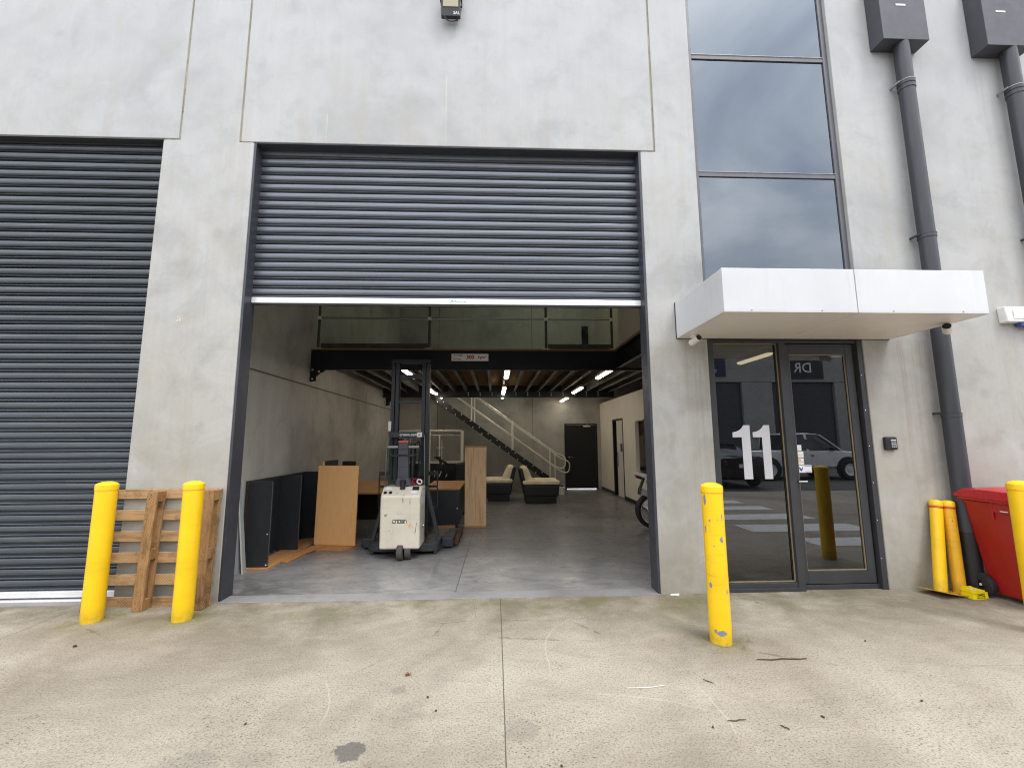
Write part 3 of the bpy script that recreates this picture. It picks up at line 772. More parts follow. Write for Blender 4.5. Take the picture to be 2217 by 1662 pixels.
# ------------------------------------------------------------------ downpipes and rain heads
def downpipe(px, bx0, bx1, zb, label, slot):
    r = thing('downpipe', label, 'downpipe', (px, -.115, 0), group=None)
    def T(mb): return mb.xf(Matrix.Translation((-px, .115, 0)))
    rh = T(MB().box(bx0, bx1, -.195, -.003, zb, zb + .95)).build('rain_head', 'rainhead_grey', r, bevel=.004)
    T(MB().box(slot - .075, slot + .05, -.1985, -.1955, 6.905 if px < 6 else 6.862, 6.93 if px < 6 else 6.885)).build('overflow_slot', 'white_plastic', rh)  # slot's bright highlight set as a thin white bar
    T(MB().box(bx0 - .004, bx1 + .004, -.199, -.003, zb + .93, zb + .96)).build('rim', 'rainhead_grey', rh)
    MB().tube([(0, 0, 1.86), (0, 0, zb + .01)], .080, 28).build('pipe', 'downpipe_grey', r, smooth=True)
    MB().tube([(0, 0, .0), (0, 0, 1.86)], .0835, 28).build('lower_pipe', 'downpipe_grey', r, smooth=True)
    MB().tube([(0, 0, -.02), (0, 0, .62)], .089, 28).build('dark_pipe_foot', 'downpipe_dark', r, smooth=True)  # bottom length, darker and slightly wider
    for z, k in ((zb - .60, 1), (zb - .54, 1), (3.93, 1), (1.85, 1)):
        MB().lathe([(.081, -.022), (.087, -.02), (.087, .02), (.081, .022)], (0, 0, z), 'Z', 28).build('pipe_collar', 'downpipe_grey', r, smooth=True)
    for z in (zb - .515, 3.955, 1.875):
        MB().lathe([(.084, -.005), (.089, -.004), (.089, .004), (.084, .005)], (0, 0, z), 'Z', 28).box(-.10, -.082, -.01, .11, z - .012, z + .012).build('pipe_strap', 'silver_strap' if z > 5 else 'downpipe_grey', r)
    return r
downpipe(5.03, 4.738, 5.322, 6.442, 'round grey downpipe with square rain head running down beside the entrance canopy', 5.02)
downpipe(6.42, 6.068, 6.66, 6.405, 'round grey downpipe with square rain head at the right edge of the facade', 6.31)

# ------------------------------------------------------------------ small fittings on the facade
def bullet_camera(loc, rz, label):
    r = thing('security_camera', label, 'camera', loc, (0, 0, rz))
    MB().lathe([(0, 0), (.042, 0), (.045, -.01), (.036, -.03), (.0, -.032)], (0, 0, 0), 'Z', 20).build('mount', 'white_plastic', r, smooth=True)
    MB().tube([(0, 0, -.025), (0, 0, -.045), (0, -.01, -.055)], .012).build('arm', 'white_plastic', r, smooth=True)
    M = Matrix.Translation((0, 0, -.062)) @ Matrix.Rotation(math.radians(-14), 4, 'X')
    MB().lathe([(0, .065), (.030, .062), (.036, .05), (.036, -.075), (.037, -.078), (.033, -.078)], (0, 0, 0), 'Y', 22).xf(M).build('housing', 'white_plastic', r, smooth=True)
    MB().lathe([(0, -.078), (.014, -.078), (.016, -.074), (.030, -.074), (.033, -.079)], (0, 0, 0), 'Y', 22).xf(M).build('lens_face', 'black_plastic', r, smooth=True)
    return r
bullet_camera((2.175, -.16, 2.731), math.radians(12), 'small white security camera under the left end of the canopy')
bullet_camera((4.46, -.70, 2.731), math.radians(-48), 'small white security camera under the right front corner of the canopy')
fl = thing('floodlight', 'slim black floodlight with cream lens above the raised roller door', 'floodlight', (-.535, 0, 6.87))
M = Matrix.Translation((0, -.13, -.02)) @ Matrix.Rotation(math.radians(9), 4, 'X')
MB().box(-.115, .115, -.02, .03, -.22, .26).xf(M).build('housing', 'black_plastic', fl, bevel=.008)
MB().box(-.092, .092, -.026, -.019, -.11, .22).xf(M).build('lens', 'flood_diffuser', fl, bevel=.003)
text_mesh('lettering', 'SAL', .05, 'lettering_white', fl, M @ front(.07, -.0215, -.18, .95), .001)
MB().tube([(-.125, -.12, 0), (-.125, -.02, -.0), (.125, -.02, .0), (.125, -.12, .0)], .012).build('bracket', 'black_plastic', fl)
MB().tube([(-.08, -.12, -.235), (-.06, -.11, -.27), (-.01, -.10, -.29), (.045, -.09, -.275), (.075, -.06, -.23), (.08, -.01, -.15)], .007).build('cable', 'hose_black', fl, smooth=True)
kp = thing('keypad', 'small black entry keypad on the wall right of the glass door', 'keypad', (4.385, 0, 1.548))
MB().box(-.068, .068, -.042, 0, -.072, .072).build('body', 'black_plastic', kp, bevel=.014, seg=3)
MB().box(-.012, .048, -.0455, -.0425, .028, .043).build('display', 'white_vinyl', kp)
for i in range(3):
    for j in range(4): MB().box(-.008 + i * .020, .006 + i * .020, -.046, -.0425, -.044 + j * .016, -.033 + j * .016).build('key', 'grey_key', kp)
wf = thing('wall_light', 'white oblong wall fitting with blue underside near the right edge of the facade', 'wall fitting', (6.10, 0, 3.01))
MB().hexa([(-.21, -.10, -.085), (.30, -.10, -.085), (.30, 0, -.085), (-.21, 0, -.085)], [(-.22, -.085, .10), (.30, -.085, .10), (.30, 0, .10), (-.22, 0, .10)]).build('body', 'white_plastic', wf, bevel=.012)
MB().box(-.14, .2, -.104, -.098, -.05, .06).build('cover', 'sign_white', wf, bevel=.002)
MB().box(-.04, .2, -.085, -.015, -.13, -.086).build('lens', 'sticker_blue', wf, bevel=.01)

# ------------------------------------------------------------------ steel storage platform
PF = thing('storage_platform', 'raised steel storage platform with navy beams and timber deck inside the warehouse', 'platform', (0, 2.843, 0))
def P(mb): return mb.xf(Matrix.Translation((0, -2.843, 0)))
def cbeam(p0, p1, z0, z1, name='beam', axis='X', flange=.07, sgn=1):
    b = MB()
    if axis == 'X':
        x0, x1, y = p0, p1[0], p1[1]
        b.box(x0, x1, y, y + .008, z0, z1).box(x0, x1, y + (.008 if sgn > 0 else -flange), y + (flange if sgn > 0 else 0), z0, z0 + .008).box(x0, x1, y + (.008 if sgn > 0 else -flange), y + (flange if sgn > 0 else 0), z1 - .008, z1)
    return P(b).build(name, 'beam_navy', PF, bevel=.002)
P(MB().box(-3.212, 3.49, 2.843, 2.853, 2.835, 3.178).box(-3.212, 3.49, 2.853, 2.925, 2.835, 2.846).box(-3.212, 3.49, 2.853, 2.925, 3.167, 3.178).box(-3.212, 3.49, 2.835, 2.843, 3.160, 3.172)).build('front_beam', 'beam_navy', PF, bevel=.002)
P(MB().box(-3.212, 3.49, 7.755, 7.765, 2.832, 3.178).box(-3.212, 3.49, 7.68, 7.755, 2.832, 2.843).box(-3.212, 3.49, 7.765, 7.84, 2.832, 2.843)).build('rear_beam', 'beam_navy', PF, bevel=.002)
P(MB().box(2.225, 2.235, .19, 2.842, 2.862, 3.178).box(2.150, 2.225, .19, 2.842, 3.166, 3.178).box(2.150, 2.225, .19, 2.842, 2.862, 2.873)).build('side_beam', 'beam_navy', PF, bevel=.002)
m = MB().box(-3.212, 3.447, 2.828, 8.40, 3.184, 3.212).box(.95, 3.447, 8.40, 9.605, 3.184, 3.212).box(-3.212, -2.1, 8.40, 9.605, 3.184, 3.212).box(2.14, 2.243, .19, 2.827, 3.184, 3.212)
P(m).build('deck', 'deck_particleboard', PF)
for k in range(-9, 11):
    x = -.105 + .345 * k
    if not -3.15 < x < 3.4: continue
    P(MB().box(x - .0015, x + .0015, 2.93, 7.68, 2.985, 3.183).box(x - .055, x - .0015, 2.93, 7.68, 2.985, 2.989).box(x - .055, x - .052, 2.93, 7.68, 2.989, 3.004)).build('joist', 'joist_galvanised', PF)
for y in (2.875, 8.11):
    b = MB().prism([(-3.213, 3.0), (-2.97, 3.0), (-2.97, 2.815), (-3.06, 2.77), (-3.10, 2.72), (-3.11, 2.64), (-3.213, 2.62)], 'Y', y - .03, y + .02)
    P(b).build('wall_bracket', 'beam_navy', PF, bevel=.003)
for (x, y, z) in ((-3.06, 2.84, 2.80), (-3.17, 2.84, 2.67), (-3.17, 2.84, 2.83), (2.27, 2.84, 3.12), (2.27, 2.84, 3.03), (2.66, 2.84, 3.12), (2.66, 2.84, 3.03)):
    P(MB().lathe([(0, -.012), (.016, -.011), (.018, 0)], (x, y, z), 'Y', 10)).build('bolt', 'galvanised', PF)
for k in range(-2, 10):
    for z in (2.90, 2.96):
        P(MB().lathe([(0, -.010), (.014, -.009), (.015, 0)], (-.105 + .345 * k + .02, 7.755, z), 'Y', 8)).build('bolt', 'galvanised', PF)
GR = thing('guard_rail', 'grey tube guard rail with ball joints along the front edge of the platform', 'railing', (0, 2.87, 3.212))
POSTX = (-3.11, -1.172, .917, 2.113)
for x in POSTX:
    ps = MB().tube([(x, 0, .01), (x, 0, 1.08)], .023, 12).build('post', 'dark_rail', GR, smooth=True)
    MB().sphere((x, 0, .555), .038, 14, 10).sphere((x, 0, 1.08), .038, 14, 10).build('ball_joint', 'galvanised', ps, smooth=True)
    MB().box(x - .06, x + .06, -.04, .045, 0, .01).build('base_plate', 'galvanised', ps)
for z in (.555, 1.08):
    MB().tube([(POSTX[0], 0, z), (POSTX[-1], 0, z)], .0165, 10).build('rail', 'railing_galvanised', GR, smooth=True)
for (x0, x1) in ((-3.08, -1.2), (.955, 2.10)):
    MB().box(x0, x1, .03, .036, .0, .105).build('toe_board', 'dark_rail', GR)
sg = thing('load_sign', 'white load limit sign with red lettering on the front beam of the platform', 'sign', (-.444, 2.834, 3.056))
MB().box(-.326, .326, -.003, .008, -.064, .064).build('plate', 'sign_white', sg, bevel=.001)
text_mesh('lettering', '300', .098, 'lettering_red', sg, front(.005, -.0045, 0, .95), .0035)
text_mesh('lettering', 'PLATFORM', .036, 'lettering_red', sg, front(-.21, -.0045, .033, .88), .001)
text_mesh('lettering', 'LOADING', .036, 'lettering_red', sg, front(-.224, -.0045, -.033, .88), .001)
text_mesh('lettering', 'Kg/m\u00b2', .06, 'lettering_red', sg, front(.21, -.0045, .003, .95), .0018)
ck = thing('wall_hook', 'loose black cable hook on the beige upper wall beside the guard rail', 'hook', (2.24, 2.05, 3.88))
MB().tube([(0, 0, .06), (-.015, .01, .10), (-.01, .035, .12), (-.005, .05, .07), (-.01, .02, -.02), (-.01, .01, -.10), (0, .02, -.13)], .006).build('cable', 'black_plastic', ck, smooth=True)

# battens under the platform
def batten(x, y, z, label, length=1.25, along='Y', mat='lamp_diffuser'):
    r = thing('batten_light', label, 'light', (x, y, z), (0, 0, 0 if along == 'Y' else PI / 2), 'lit battens under the platform' if mat == 'lamp_diffuser' else None)
    MB().box(-.05, .05, -length / 2, length / 2, -.03, .03).build('housing', 'white_plastic', r, bevel=.01)
    hl = length / 2 - .05
    pr = [(.0, -hl - .045), (.03, -hl - .04), (.046, -hl), (.046, hl), (.03, hl + .04), (0, hl + .045)]
    b = MB().lathe(pr, (0, 0, 0), 'Y', 16); b.xf(Matrix.Translation((0, 0, -.032)) @ Matrix.Diagonal((1, 1, .75, 1)))
    b.build('diffuser', mat, r, smooth=True)
    return r
rows = ((3.75, 'front row'), (6.65, 'second row'), (8.35, 'last row behind the rear beam'))
cols = ((-1.70, 'over the pallet stacker'), (.235, 'in the middle'), (2.19, 'by the white partition wall'))
for y, yn in rows:
    for x, xn in cols:
        yy, zz = y, 2.945
        if y > 8: yy, zz = (8.85, 2.905) if x > 2 else (8.3, 2.975)
        batten(x, yy, zz, f'lit batten under the platform, {yn}, {xn}')
batten(3.65, 1.16, 2.765, 'lit batten light seen through the glass beside the entrance door', .78, 'Y', 'tube_diffuser')

# ------------------------------------------------------------------ stair to the platform
ST = thing('steel_stair', 'straight navy steel stair with tube handrails rising to the platform along the back wall', 'staircase', (2.07, 8.45, 0))
SL = .7155
def S(mb): return mb.xf(Matrix.Translation((-2.07, -8.45, 0)))
zs = lambda x: (2.07 - x) * SL
for y in (8.45, 9.36):
    S(MB().prism([(2.07, 0), (2.07, .205), (-2.08, zs(-2.08) + .205), (-2.35, zs(-2.08) + .205), (-2.35, zs(-2.35))], 'Y', y, y + .012).prism([(2.07, .20), (2.07, .212), (-2.08, zs(-2.08) + .212), (-2.08, zs(-2.08) + .20)], 'Y', y - .03, y)).build('stringer', 'beam_navy', ST)
for k in range(15):
    x = 1.86 - k * .2705; z = zs(x) + .10
    S(MB().box(x - .12, x + .12, 8.462, 9.36, z - .02, z)).build('tread', 'joist_galvanised', ST)
    for dx in (-.095, .095):
        S(MB().lathe([(0, -.012), (.017, -.011), (.019, 0)], (x + dx, 8.45, z + .003), 'Y', 8)).build('bolt', 'galvanised', ST)
for y, dx in ((8.44, 0), (9.30, .27)):
    hr = lambda x: zs(x) + .205 + .85
    mr = lambda x: zs(x) + .205 + .42
    xe = 1.655 + dx
    P1 = [(-2.3, y, hr(-2.3)), (xe, y, hr(xe))]
    loop = [(xe + .2, y, hr(xe + .2)), (xe + .40, y, hr(xe) - .22), (xe + .46, y, hr(xe) - .28), (xe + .475, y, hr(xe) - .38), (xe + .455, y, hr(xe) - .52), (xe + .40, y, hr(xe) - .58), (xe + .31, y, hr(xe) - .59), (xe + .2, y, mr(xe) - .12)]
    S(MB().tube(P1 + loop + [(xe, y, mr(xe)), (-2.3, y, mr(-2.3))], .0185, 12)).build('handrail', 'galvanised', ST, smooth=True)
    for x in (-2.1, -.716 + dx * .2, .512 + dx * .25, xe):
        S(MB().tube([(x, y, zs(x) + .19), (x, y, hr(x))], .0195, 12)).build('post', 'galvanised', ST, smooth=True)
        S(MB().sphere((x, y, hr(x)), .030, 12, 8).sphere((x, y, mr(x)), .030, 12, 8)).build('ball_joint', 'galvanised', ST, smooth=True)

# ------------------------------------------------------------------ bollards
def bollard(loc, mat, label, h=1.20, group='fixed yellow bollards'):
    r = thing('bollard', label, 'bollard', loc, (0, 0, 0 if 'many' in mat else random.uniform(0, 6)), group)
    b = MB(); n = 16
    b.lathe([(0, -.05), (.083, -.05)] + [(.083, h * k / n) for k in range(n + 1)] + [(0, h)], seg=40)
    b.build('post', mat, r, smooth=True)
    MB().lathe([(.0835, h - .045), (.0865, h - .043), (.0875, h - .02), (.086, h + .004), (.072, h + .018), (.040, h + .030), (.0, h + .034)], seg=40).build('cap', 'yellow_clean', r, smooth=True)
    MB().lathe([(.0832, h - .052), (.0845, h - .05), (.0832, h - .047)], seg=40).build('seam', 'yellow_dirty', r, smooth=True)
    return r
bollard((-3.645, -.39, 0), 'yellow_clean', 'clean yellow bollard in front of the left end of the leaning pallet')
bollard((-2.842, -.40, 0), 'yellow_few_chips', 'yellow bollard with few small chips in front of the right end of the leaning pallet')
bollard((1.808, -1.062, 0), 'yellow_many_chips', 'badly chipped yellow bollard standing before the glass entrance door', 1.21)
bollard((4.52, -1.06, 0), 'yellow_clean', 'yellow bollard standing in front of the red wheelie bin', 1.205)

def loose_bollard(loc, rot, label, mat):
    r = thing('removable_bollard', label, 'bollard', loc, rot, 'loose yellow bollards leaning on the downpipe')
    MB().lathe([(0, .01), (.055, .01), (.055, .3), (.055, .6), (.055, .885)], seg=30).build('post', mat, r, smooth=True)
    MB().lathe([(.0555, .872), (.058, .875), (.058, .912), (.05, .926), (.02, .934), (0, .935)], seg=30).build('cap', 'yellow_clean', r, smooth=True)
    MB().lathe([(.0553, .845), (.0566, .846), (.0566, .866), (.0553, .867)], seg=30).build('red_band', 'red_cap', r, smooth=True)
    MB().box(-.125, .125, -.125, .125, 0, .010).build('base_plate', 'yellow_dirty', r, bevel=.002)
    b = MB()
    for sx in (-.095, .095):
        for sy in (-.095, .095): b.lathe([(0, .012), (.012, .012), (.012, .010)], (sx, sy, .0015), 'Z', 10)
    b.build('bolt_hole', 'rubber', r)
    return r
loose_bollard((4.60, -.17, .03), (math.radians(-4), math.radians(13.0), .25), 'upright loose yellow bollard with red band and base plate, left of its pair', 'yellow_few_chips')
loose_bollard((4.815, -.16, .008), (math.radians(-5), math.radians(3.9), -.1), 'tilted scuffed loose yellow bollard with red band resting against the downpipe', 'yellow_dirty')

# ------------------------------------------------------------------ timber pallet against the pier
pl = thing('pallet', 'rough timber pallet standing on edge against the concrete pier behind two bollards', 'pallet', (-3.365, -.205, 0), (math.radians(-2.8), 0, 0))
for (z0, z1) in ((.0, .095), (.205, .305), (.412, .512), (.612, .712), (.818, .918), (1.03, 1.125)):
    j = random.uniform(-.006, .006)
    MB().obox((0, .128, (z0 + z1) / 2 + .004), (1.118 + j, .019, z1 - z0), (random.uniform(-.01, .01), random.uniform(-.004, .004), 0)).build('slat', 'pallet_wood', pl, bevel=.003)
for x, top in ((-.508, 1.12), (-.035, 1.108), (.513, 1.118)):
    g = MB().box(x - .052, x + .045, -.002, .020, .003, top).build('bearer', 'pallet_wood_upright', pl, bevel=.003)
    for z0, z1 in ((.003, .10), (.46, .56), (top - .10, top)): MB().box(x - .045, x + .044, .0205, .098, z0, z1).build('spacer_block', 'pallet_wood_upright', g, bevel=.003)
    MB().box(x - .046, x + .046, .0985, .118, .003, top).build('rear_rib', 'pallet_wood_upright', g, bevel=.002)
    for z0 in (.03, .075, .49, .535, top - .07, top - .03): MB().lathe([(0, -.0032), (.0045, -.003), (.005, -.0018)], (x - .005 + random.uniform(-.02, .02), 0, z0), 'Y', 8).build('nail', 'rubber', g)

# ------------------------------------------------------------------ red wheelie bin
bn = thing('wheelie_bin', 'large red wheelie bin with closed lid backed against the wall', 'bin', (5.275, -.45, 0))
def ringbox(b, x0, x1, y0, y1, z): return [b.b.verts.new(p) for p in ((x0, y0, z), (x1, y0, z), (x1, y1, z), (x0, y1, z))]
b = MB(); rings = []
for (hw, y0, y1, z) in ((.205, -.27, .20, .045), (.215, -.285, .225, .10), (.235, -.30, .235, .30), (.312, -.365, .272, .90), (.326, -.375, .28, .965)):
    rings.append(ringbox(b, -hw, hw, y0, y1, z))
b.b.faces.new(rings[0][::-1]); b.b.faces.new(rings[-1])
for A, Bq in zip(rings, rings[1:]):
    for k in range(4): b.b.faces.new([A[k], A[(k + 1) % 4], Bq[(k + 1) % 4], Bq[k]])
b.build('body', 'red_plastic', bn, bevel=.022, seg=3)
b = MB().box(-.352, .352, -.405, .295, .965, .992)
b.build('rim', 'red_plastic', bn, bevel=.008)
b = MB()
b.box(-.325, -.311, -.22, -.20, .80, .965).box(-.322, -.308, .0, .02, .80, .965).box(-.32, -.306, -.20, .0, .87, .965)
b.build('side_rib', 'red_plastic', bn, bevel=.003)
b = MB(); rr = []
for (y, z, hw) in ((-.425, 1.00, .355), (-.42, 1.035, .358), (-.30, 1.072, .352), (.05, 1.082, .35), (.26, 1.06, .35), (.335, 1.02, .345), (.37, 1.045, .30)):
    rr.append([b.b.verts.new((-hw, y, z)), b.b.verts.new((-hw * .8, y, z + .018)), b.b.verts.new((0, y, z + .026)), b.b.verts.new((hw * .8, y, z + .018)), b.b.verts.new((hw, y, z))])
lo = [[b.b.verts.new((v.co.x, v.co.y, min(.9935, v.co.z - .012))) for v in r_] for r_ in rr]
for A, Bq in zip(rr, rr[1:]):
    for k in range(4): b.b.faces.new([A[k], A[k + 1], Bq[k + 1], Bq[k]])
for A, Bq in zip(lo, lo[1:]):
    for k in range(4): b.b.faces.new([A[k + 1], A[k], Bq[k], Bq[k + 1]])
for i in range(len(rr) - 1):
    b.b.faces.new([rr[i][0], rr[i + 1][0], lo[i + 1][0], lo[i][0]]); b.b.faces.new([rr[i + 1][4], rr[i][4], lo[i][4], lo[i + 1][4]])
for k in range(4):
    b.b.faces.new([rr[0][k + 1], rr[0][k], lo[0][k], lo[0][k + 1]]); b.b.faces.new([rr[-1][k], rr[-1][k + 1], lo[-1][k + 1], lo[-1][k]])
b.build('lid', 'red_lid', bn, smooth=True)
MB().tube([(-.30, .30, 1.0), (-.30, .36, 1.02), (.30, .36, 1.02), (.30, .30, 1.0)], .016, 10).build('handle', 'red_lid', bn, smooth=True)
MB().tube([(-.29, .235, .115), (.29, .235, .115)], .013, 10).build('axle', 'galvanised', bn)
for x in (-.262, .262):
    wl = MB().lathe([(.045, -.03), (.09, -.032), (.112, -.022), (.116, 0), (.112, .022), (.09, .032), (.045, .03), (.045, -.03)], (x, .235, .116), 'X', 30).build('wheel', 'rubber', bn, smooth=True)
    MB().lathe([(0, -.024), (.03, -.026), (.05, -.014), (.05, .014), (.03, .026), (0, .024)], (x, .235, .116), 'X', 24).build('hub', 'black_plastic', wl, smooth=True)
MB().box(-.3305, -.316, -.13, -.07, .885, .893).build('maker_mark', 'sign_white', bn)

yb = thing('yellow_box', 'small open yellow plastic box with black print on the ground beside the bin wheel', 'box', (4.845, -.262, 0), (0, 0, .06))
b = MB()
lo_ = [(-.074, -.058, .002), (.074, -.058, .002), (.074, .058, .002), (-.074, .058, .002)]
hi_ = [(-.070, -.052, .062), (.066, -.052, .062), (.066, .055, .062), (-.070, .055, .062)]
b.hexa(lo_, hi_); b.build('body', 'yellow_box_plastic', yb, bevel=.004)
b = MB().box(-.078, .06, -.06, -.052, .06, .092).box(-.078, -.070, -.052, .055, .06, .100).box(.052, .06, -.052, .055, .06, .088).box(-.070, .052, .048, .056, .06, .098)
b.build('rim', 'yellow_box_plastic', yb, bevel=.003)
MB().hexa([(.05, -.068, .01), (.084, -.066, .01), (.084, -.060, .01), (.05, -.061, .01)], [(.05, -.068, .075), (.079, -.066, .075), (.079, -.06, .075), (.05, -.061, .075)]).build('clip', 'yellow_box_plastic', yb, bevel=.002)
b = MB()
for (z, x0, x1) in ((.052, -.03, .045), (.045, -.01, .025), (.033, -.035, .0), (.033, .02, .05), (.018, -.035, -.005), (.018, .005, .025), (.018, .035, .05)):
    b.box(x0, x1, -.0605, -.0575, z - .002, z + .002)
b.build('print', 'lettering_black', yb)
MB().obox((-.02, 0, .085), (.06, .05, .012), (0, .15, .3)).build('contents', 'white_plastic', yb)

# ------------------------------------------------------------------ pallet stacker
TX, TY = -1.29, 1.75
TK = thing('pallet_stacker', 'cream and dark grey walk-behind pallet stacker with tall mast just inside the doorway', 'forklift', (TX, TY, 0))
def T(mb): return mb.xf(Matrix.Translation((-TX, -TY, 0)))
cv = T(MB().prism([(1.405, .150), (1.395, .83), (1.41, .862), (1.535, .962), (1.83, .962), (1.83, .150)], 'X', -1.560, -1.018)).build('motor_cover', 'cream_enamel', TK, bevel=.028, seg=4)
b = MB()
def stroke(b, pts, ox, oz, w, h, y, th=.0075):
    for p, q in zip(pts, pts[1:]):
        p_ = Vector((ox + p[0] * w, y, oz + p[1] * h)); q_ = Vector((ox + q[0] * w, y, oz + q[1] * h)); e = (q_ - p_).normalized() * th * .5
        b.bar(p_ - e, q_ + e, th, .002, (0, 1, 0))
glyph = [[(1.05, 0), (0, 0), (.0, .5), (.3, 1), (1.05, 1)], [(0, 0), (0, 1), (1, 1), (1, 0)], [(0, 0), (1, 0), (1, 1), (0, 1), (0, 0)], [(0, 1), (0, 0), (.5, 0), (.5, 1), (.5, 0), (1, 0), (1, 1)], [(0, 0), (0, 1), (.7, 1), (1, .6), (1, 0)]]
for i, g in enumerate(glyph): stroke(b, g, -1.388 + i * .040, .497, .030, .040, 1.3985)
T(b).build('lettering', 'lettering_dark', cv)
MB_ = MB()
Ms = Matrix.Translation((0, 1.47, .915)) @ Matrix.Rotation(math.atan2(.10, .125), 4, 'X')
T(MB().box(-1.145, -1.055, .008, .075, .003, .006).xf(Ms)).build('data_plate', 'lettering_black', cv)
T(MB().box(-1.155, -1.065, -.06, -.0, .003, .006).xf(Ms)).build('decal', 'sticker_white', cv)
T(MB().box(-1.52, -1.43, .02, .07, .003, .005).xf(Ms)).build('decal', 'sticker_white', cv)
for x in (-1.505, -1.435):
    T(MB().lathe([(0, .008), (.020, .008), (.024, .0)], (x, -.035, .002), 'Z', 18).xf(Ms)).build('round_plug', 'black_plastic', cv, smooth=True)
T(MB().sphere((-1.008, 1.62, .42), (.014, .02, .02), 12, 8)).build('latch', 'chrome', cv)
T(MB().bar((-1.062, 1.397, .50), (-1.075, 1.397, .40), .004, .002, (0, 1, 0)).bar((-1.075, 1.397, .40), (-1.082, 1.397, .36), .006, .002, (0, 1, 0))).build('scratch', 'lettering_dark', cv)
T(MB().prism([(-1.185, .485), (-1.15, .50), (-1.118, .478), (-1.112, .44), (-1.15, .425), (-1.17, .445)], 'Y', 1.3962, 1.3975)).build('worn_patch', 'worn_cream', cv)
T(MB().box(-1.0175, -1.0160, 1.50, 1.75, .72, .90)).build('decal', 'sticker_white', cv)
# base and straddle legs
base = MB().prism([(-1.80, 1.80), (-1.79, 1.73), (-1.72, 1.685), (-1.56, 1.66), (-1.03, 1.66), (-.89, 1.675), (-.82, 1.72), (-.80, 1.80), (-.80, 2.20), (-1.80, 2.20)], 'Z', .055, .165)
T(base).build('chassis', 'truck_base', TK, bevel=.012, seg=3)
for sx in (-1, 1):
    x0 = -1.29 + sx * .50
    a, c = sorted((x0, x0 + sx * .165))
    lg = T(MB().box(a, c, 2.03, 2.45, .03, .165)).build('straddle_leg', 'truck_base', TK, bevel=.01)
    a2, c2 = sorted((x0 + sx * .165, x0 + sx * .235))
    T(MB().hexa([(a2, 2.16, .02), (c2, 2.16, .02), (c2, 3.0, .02), (a2, 3.0, .02)], [(a2, 2.16, .10), (c2, 2.16, .10), (c2, 3.0, .135), (a2, 3.0, .135)])).build('leg_arm', 'fork_timber', lg, bevel=.01)
    T(MB().tube([(x0 + sx * .02, 2.9, .07), (x0 + sx * .15, 2.9, .07)], .065, 18)).build('load_wheel', 'tyre_grey', lg)
    T(MB().tube([(x0 + sx * -.06 - .02, 1.76, .042), (x0 + sx * -.06 + .02, 1.76, .042)], .04, 16)).build('caster', 'tyre_grey', TK, smooth=True)
    T(MB().bar((-1.29 + sx * .285, 1.86, .93), (-1.29 + sx * .475, 1.84, .165), .05, .05, (0, 1, 0))).build('mast_brace', 'truck_steel', TK, bevel=.004)
for x0, x1 in ((-1.318, -1.236), (-1.222, -1.14)):
    w = T(MB().lathe([(.05, x0), (.098, x0), (.108, x0 + .008), (.108, x1 - .008), (.098, x1), (.05, x1)], (0, 1.445 if x0 < -1.3 else 1.50, .109), 'X', 30)).build('drive_wheel', 'tyre_grey', TK, smooth=True)
    T(MB().lathe([(0, x0 + .01), (.05, x0 + .012), (.05, x1 - .012), (0, x1 - .01)], (0, 1.445 if x0 < -1.3 else 1.50, .109), 'X', 20)).build('hub', 'truck_steel', w, smooth=True)
T(MB().box(-1.30, -1.15, 1.56, 1.66, .06, .15).box(-1.42, -1.04, 1.62, 1.80, .08, .148)).build('drive_housing', 'truck_steel', TK, bevel=.01)
# mast: outer and inner channels
def channel(x0, x1, y0, y1, z0, z1, open_to):
    t_ = .014; b = MB().box(x0, x1, y0, y0 + t_, z0, z1).box(x0, x1, y1 - t_, y1, z0, z1)
    if open_to > 0: b.box(x0, x0 + t_, y0 + t_, y1 - t_, z0, z1)
    else: b.box(x1 - t_, x1, y0 + t_, y1 - t_, z0, z1)
    return T(b)
channel(-1.626, -1.572, 2.09, 2.21, .05, 2.80, 1).build('outer_channel', 'mast_steel', TK, bevel=.003)
channel(-1.086, -1.032, 2.09, 2.21, .05, 2.80, -1).build('outer_channel', 'mast_steel', TK, bevel=.003)
channel(-1.562, -1.506, 2.10, 2.20, .08, 2.82, 1).build('inner_channel', 'mast_steel', TK, bevel=.003)
channel(-1.150, -1.096, 2.10, 2.20, .08, 2.82, -1).build('inner_channel', 'mast_steel', TK, bevel=.003)
T(MB().box(-1.628, -1.058, 2.07, 2.20, 2.820, 2.875)).build('top_plate', 'mast_steel', TK, bevel=.006)
for (z0, z1) in ((2.570, 2.640), (2.180, 2.236)):
    T(MB().box(-1.506, -1.150, 2.12, 2.15, z0, z1)).build('cross_bar', 'mast_steel', TK, bevel=.003)
T(MB().lathe([(0, -.02), (.022, -.018), (.025, 0)], (-1.045, 2.088, 2.85), 'Y', 12)).build('pulley_pin', 'mast_steel', TK)
T(MB().box(-1.618, -1.085, 1.975, 2.06, 1.650, 1.732)).build('head_plate', 'truck_steel', TK, bevel=.004)
text_mesh('lettering', 'crown.com', .062, 'lettering_white', TK, Matrix.Translation((-TX, -TY, 0)) @ front(-1.315, 1.973, 1.692, .95), .0014)
T(MB().box(-1.188, -1.112, 1.970, 1.974, 1.655, 1.728)).build('decal', 'sticker_white', TK)
T(MB().box(-1.165, -1.145, 1.968, 1.9695, 1.675, 1.70)).build('decal_mark', 'sticker_orange', TK)
T(MB().box(-1.648, -1.602, 2.060, 2.064, 1.75, 1.90)).build('decal', 'sticker_white', TK)
T(MB().tube([(-1.60, 1.985, 1.70), (-1.635, 1.99, 1.64), (-1.655, 1.99, .92), (-1.06, 1.99, .92), (-1.075, 1.99, 1.64), (-1.09, 1.985, 1.70)], .0075, 8)).build('guard_frame', 'railing_galvanised', TK)
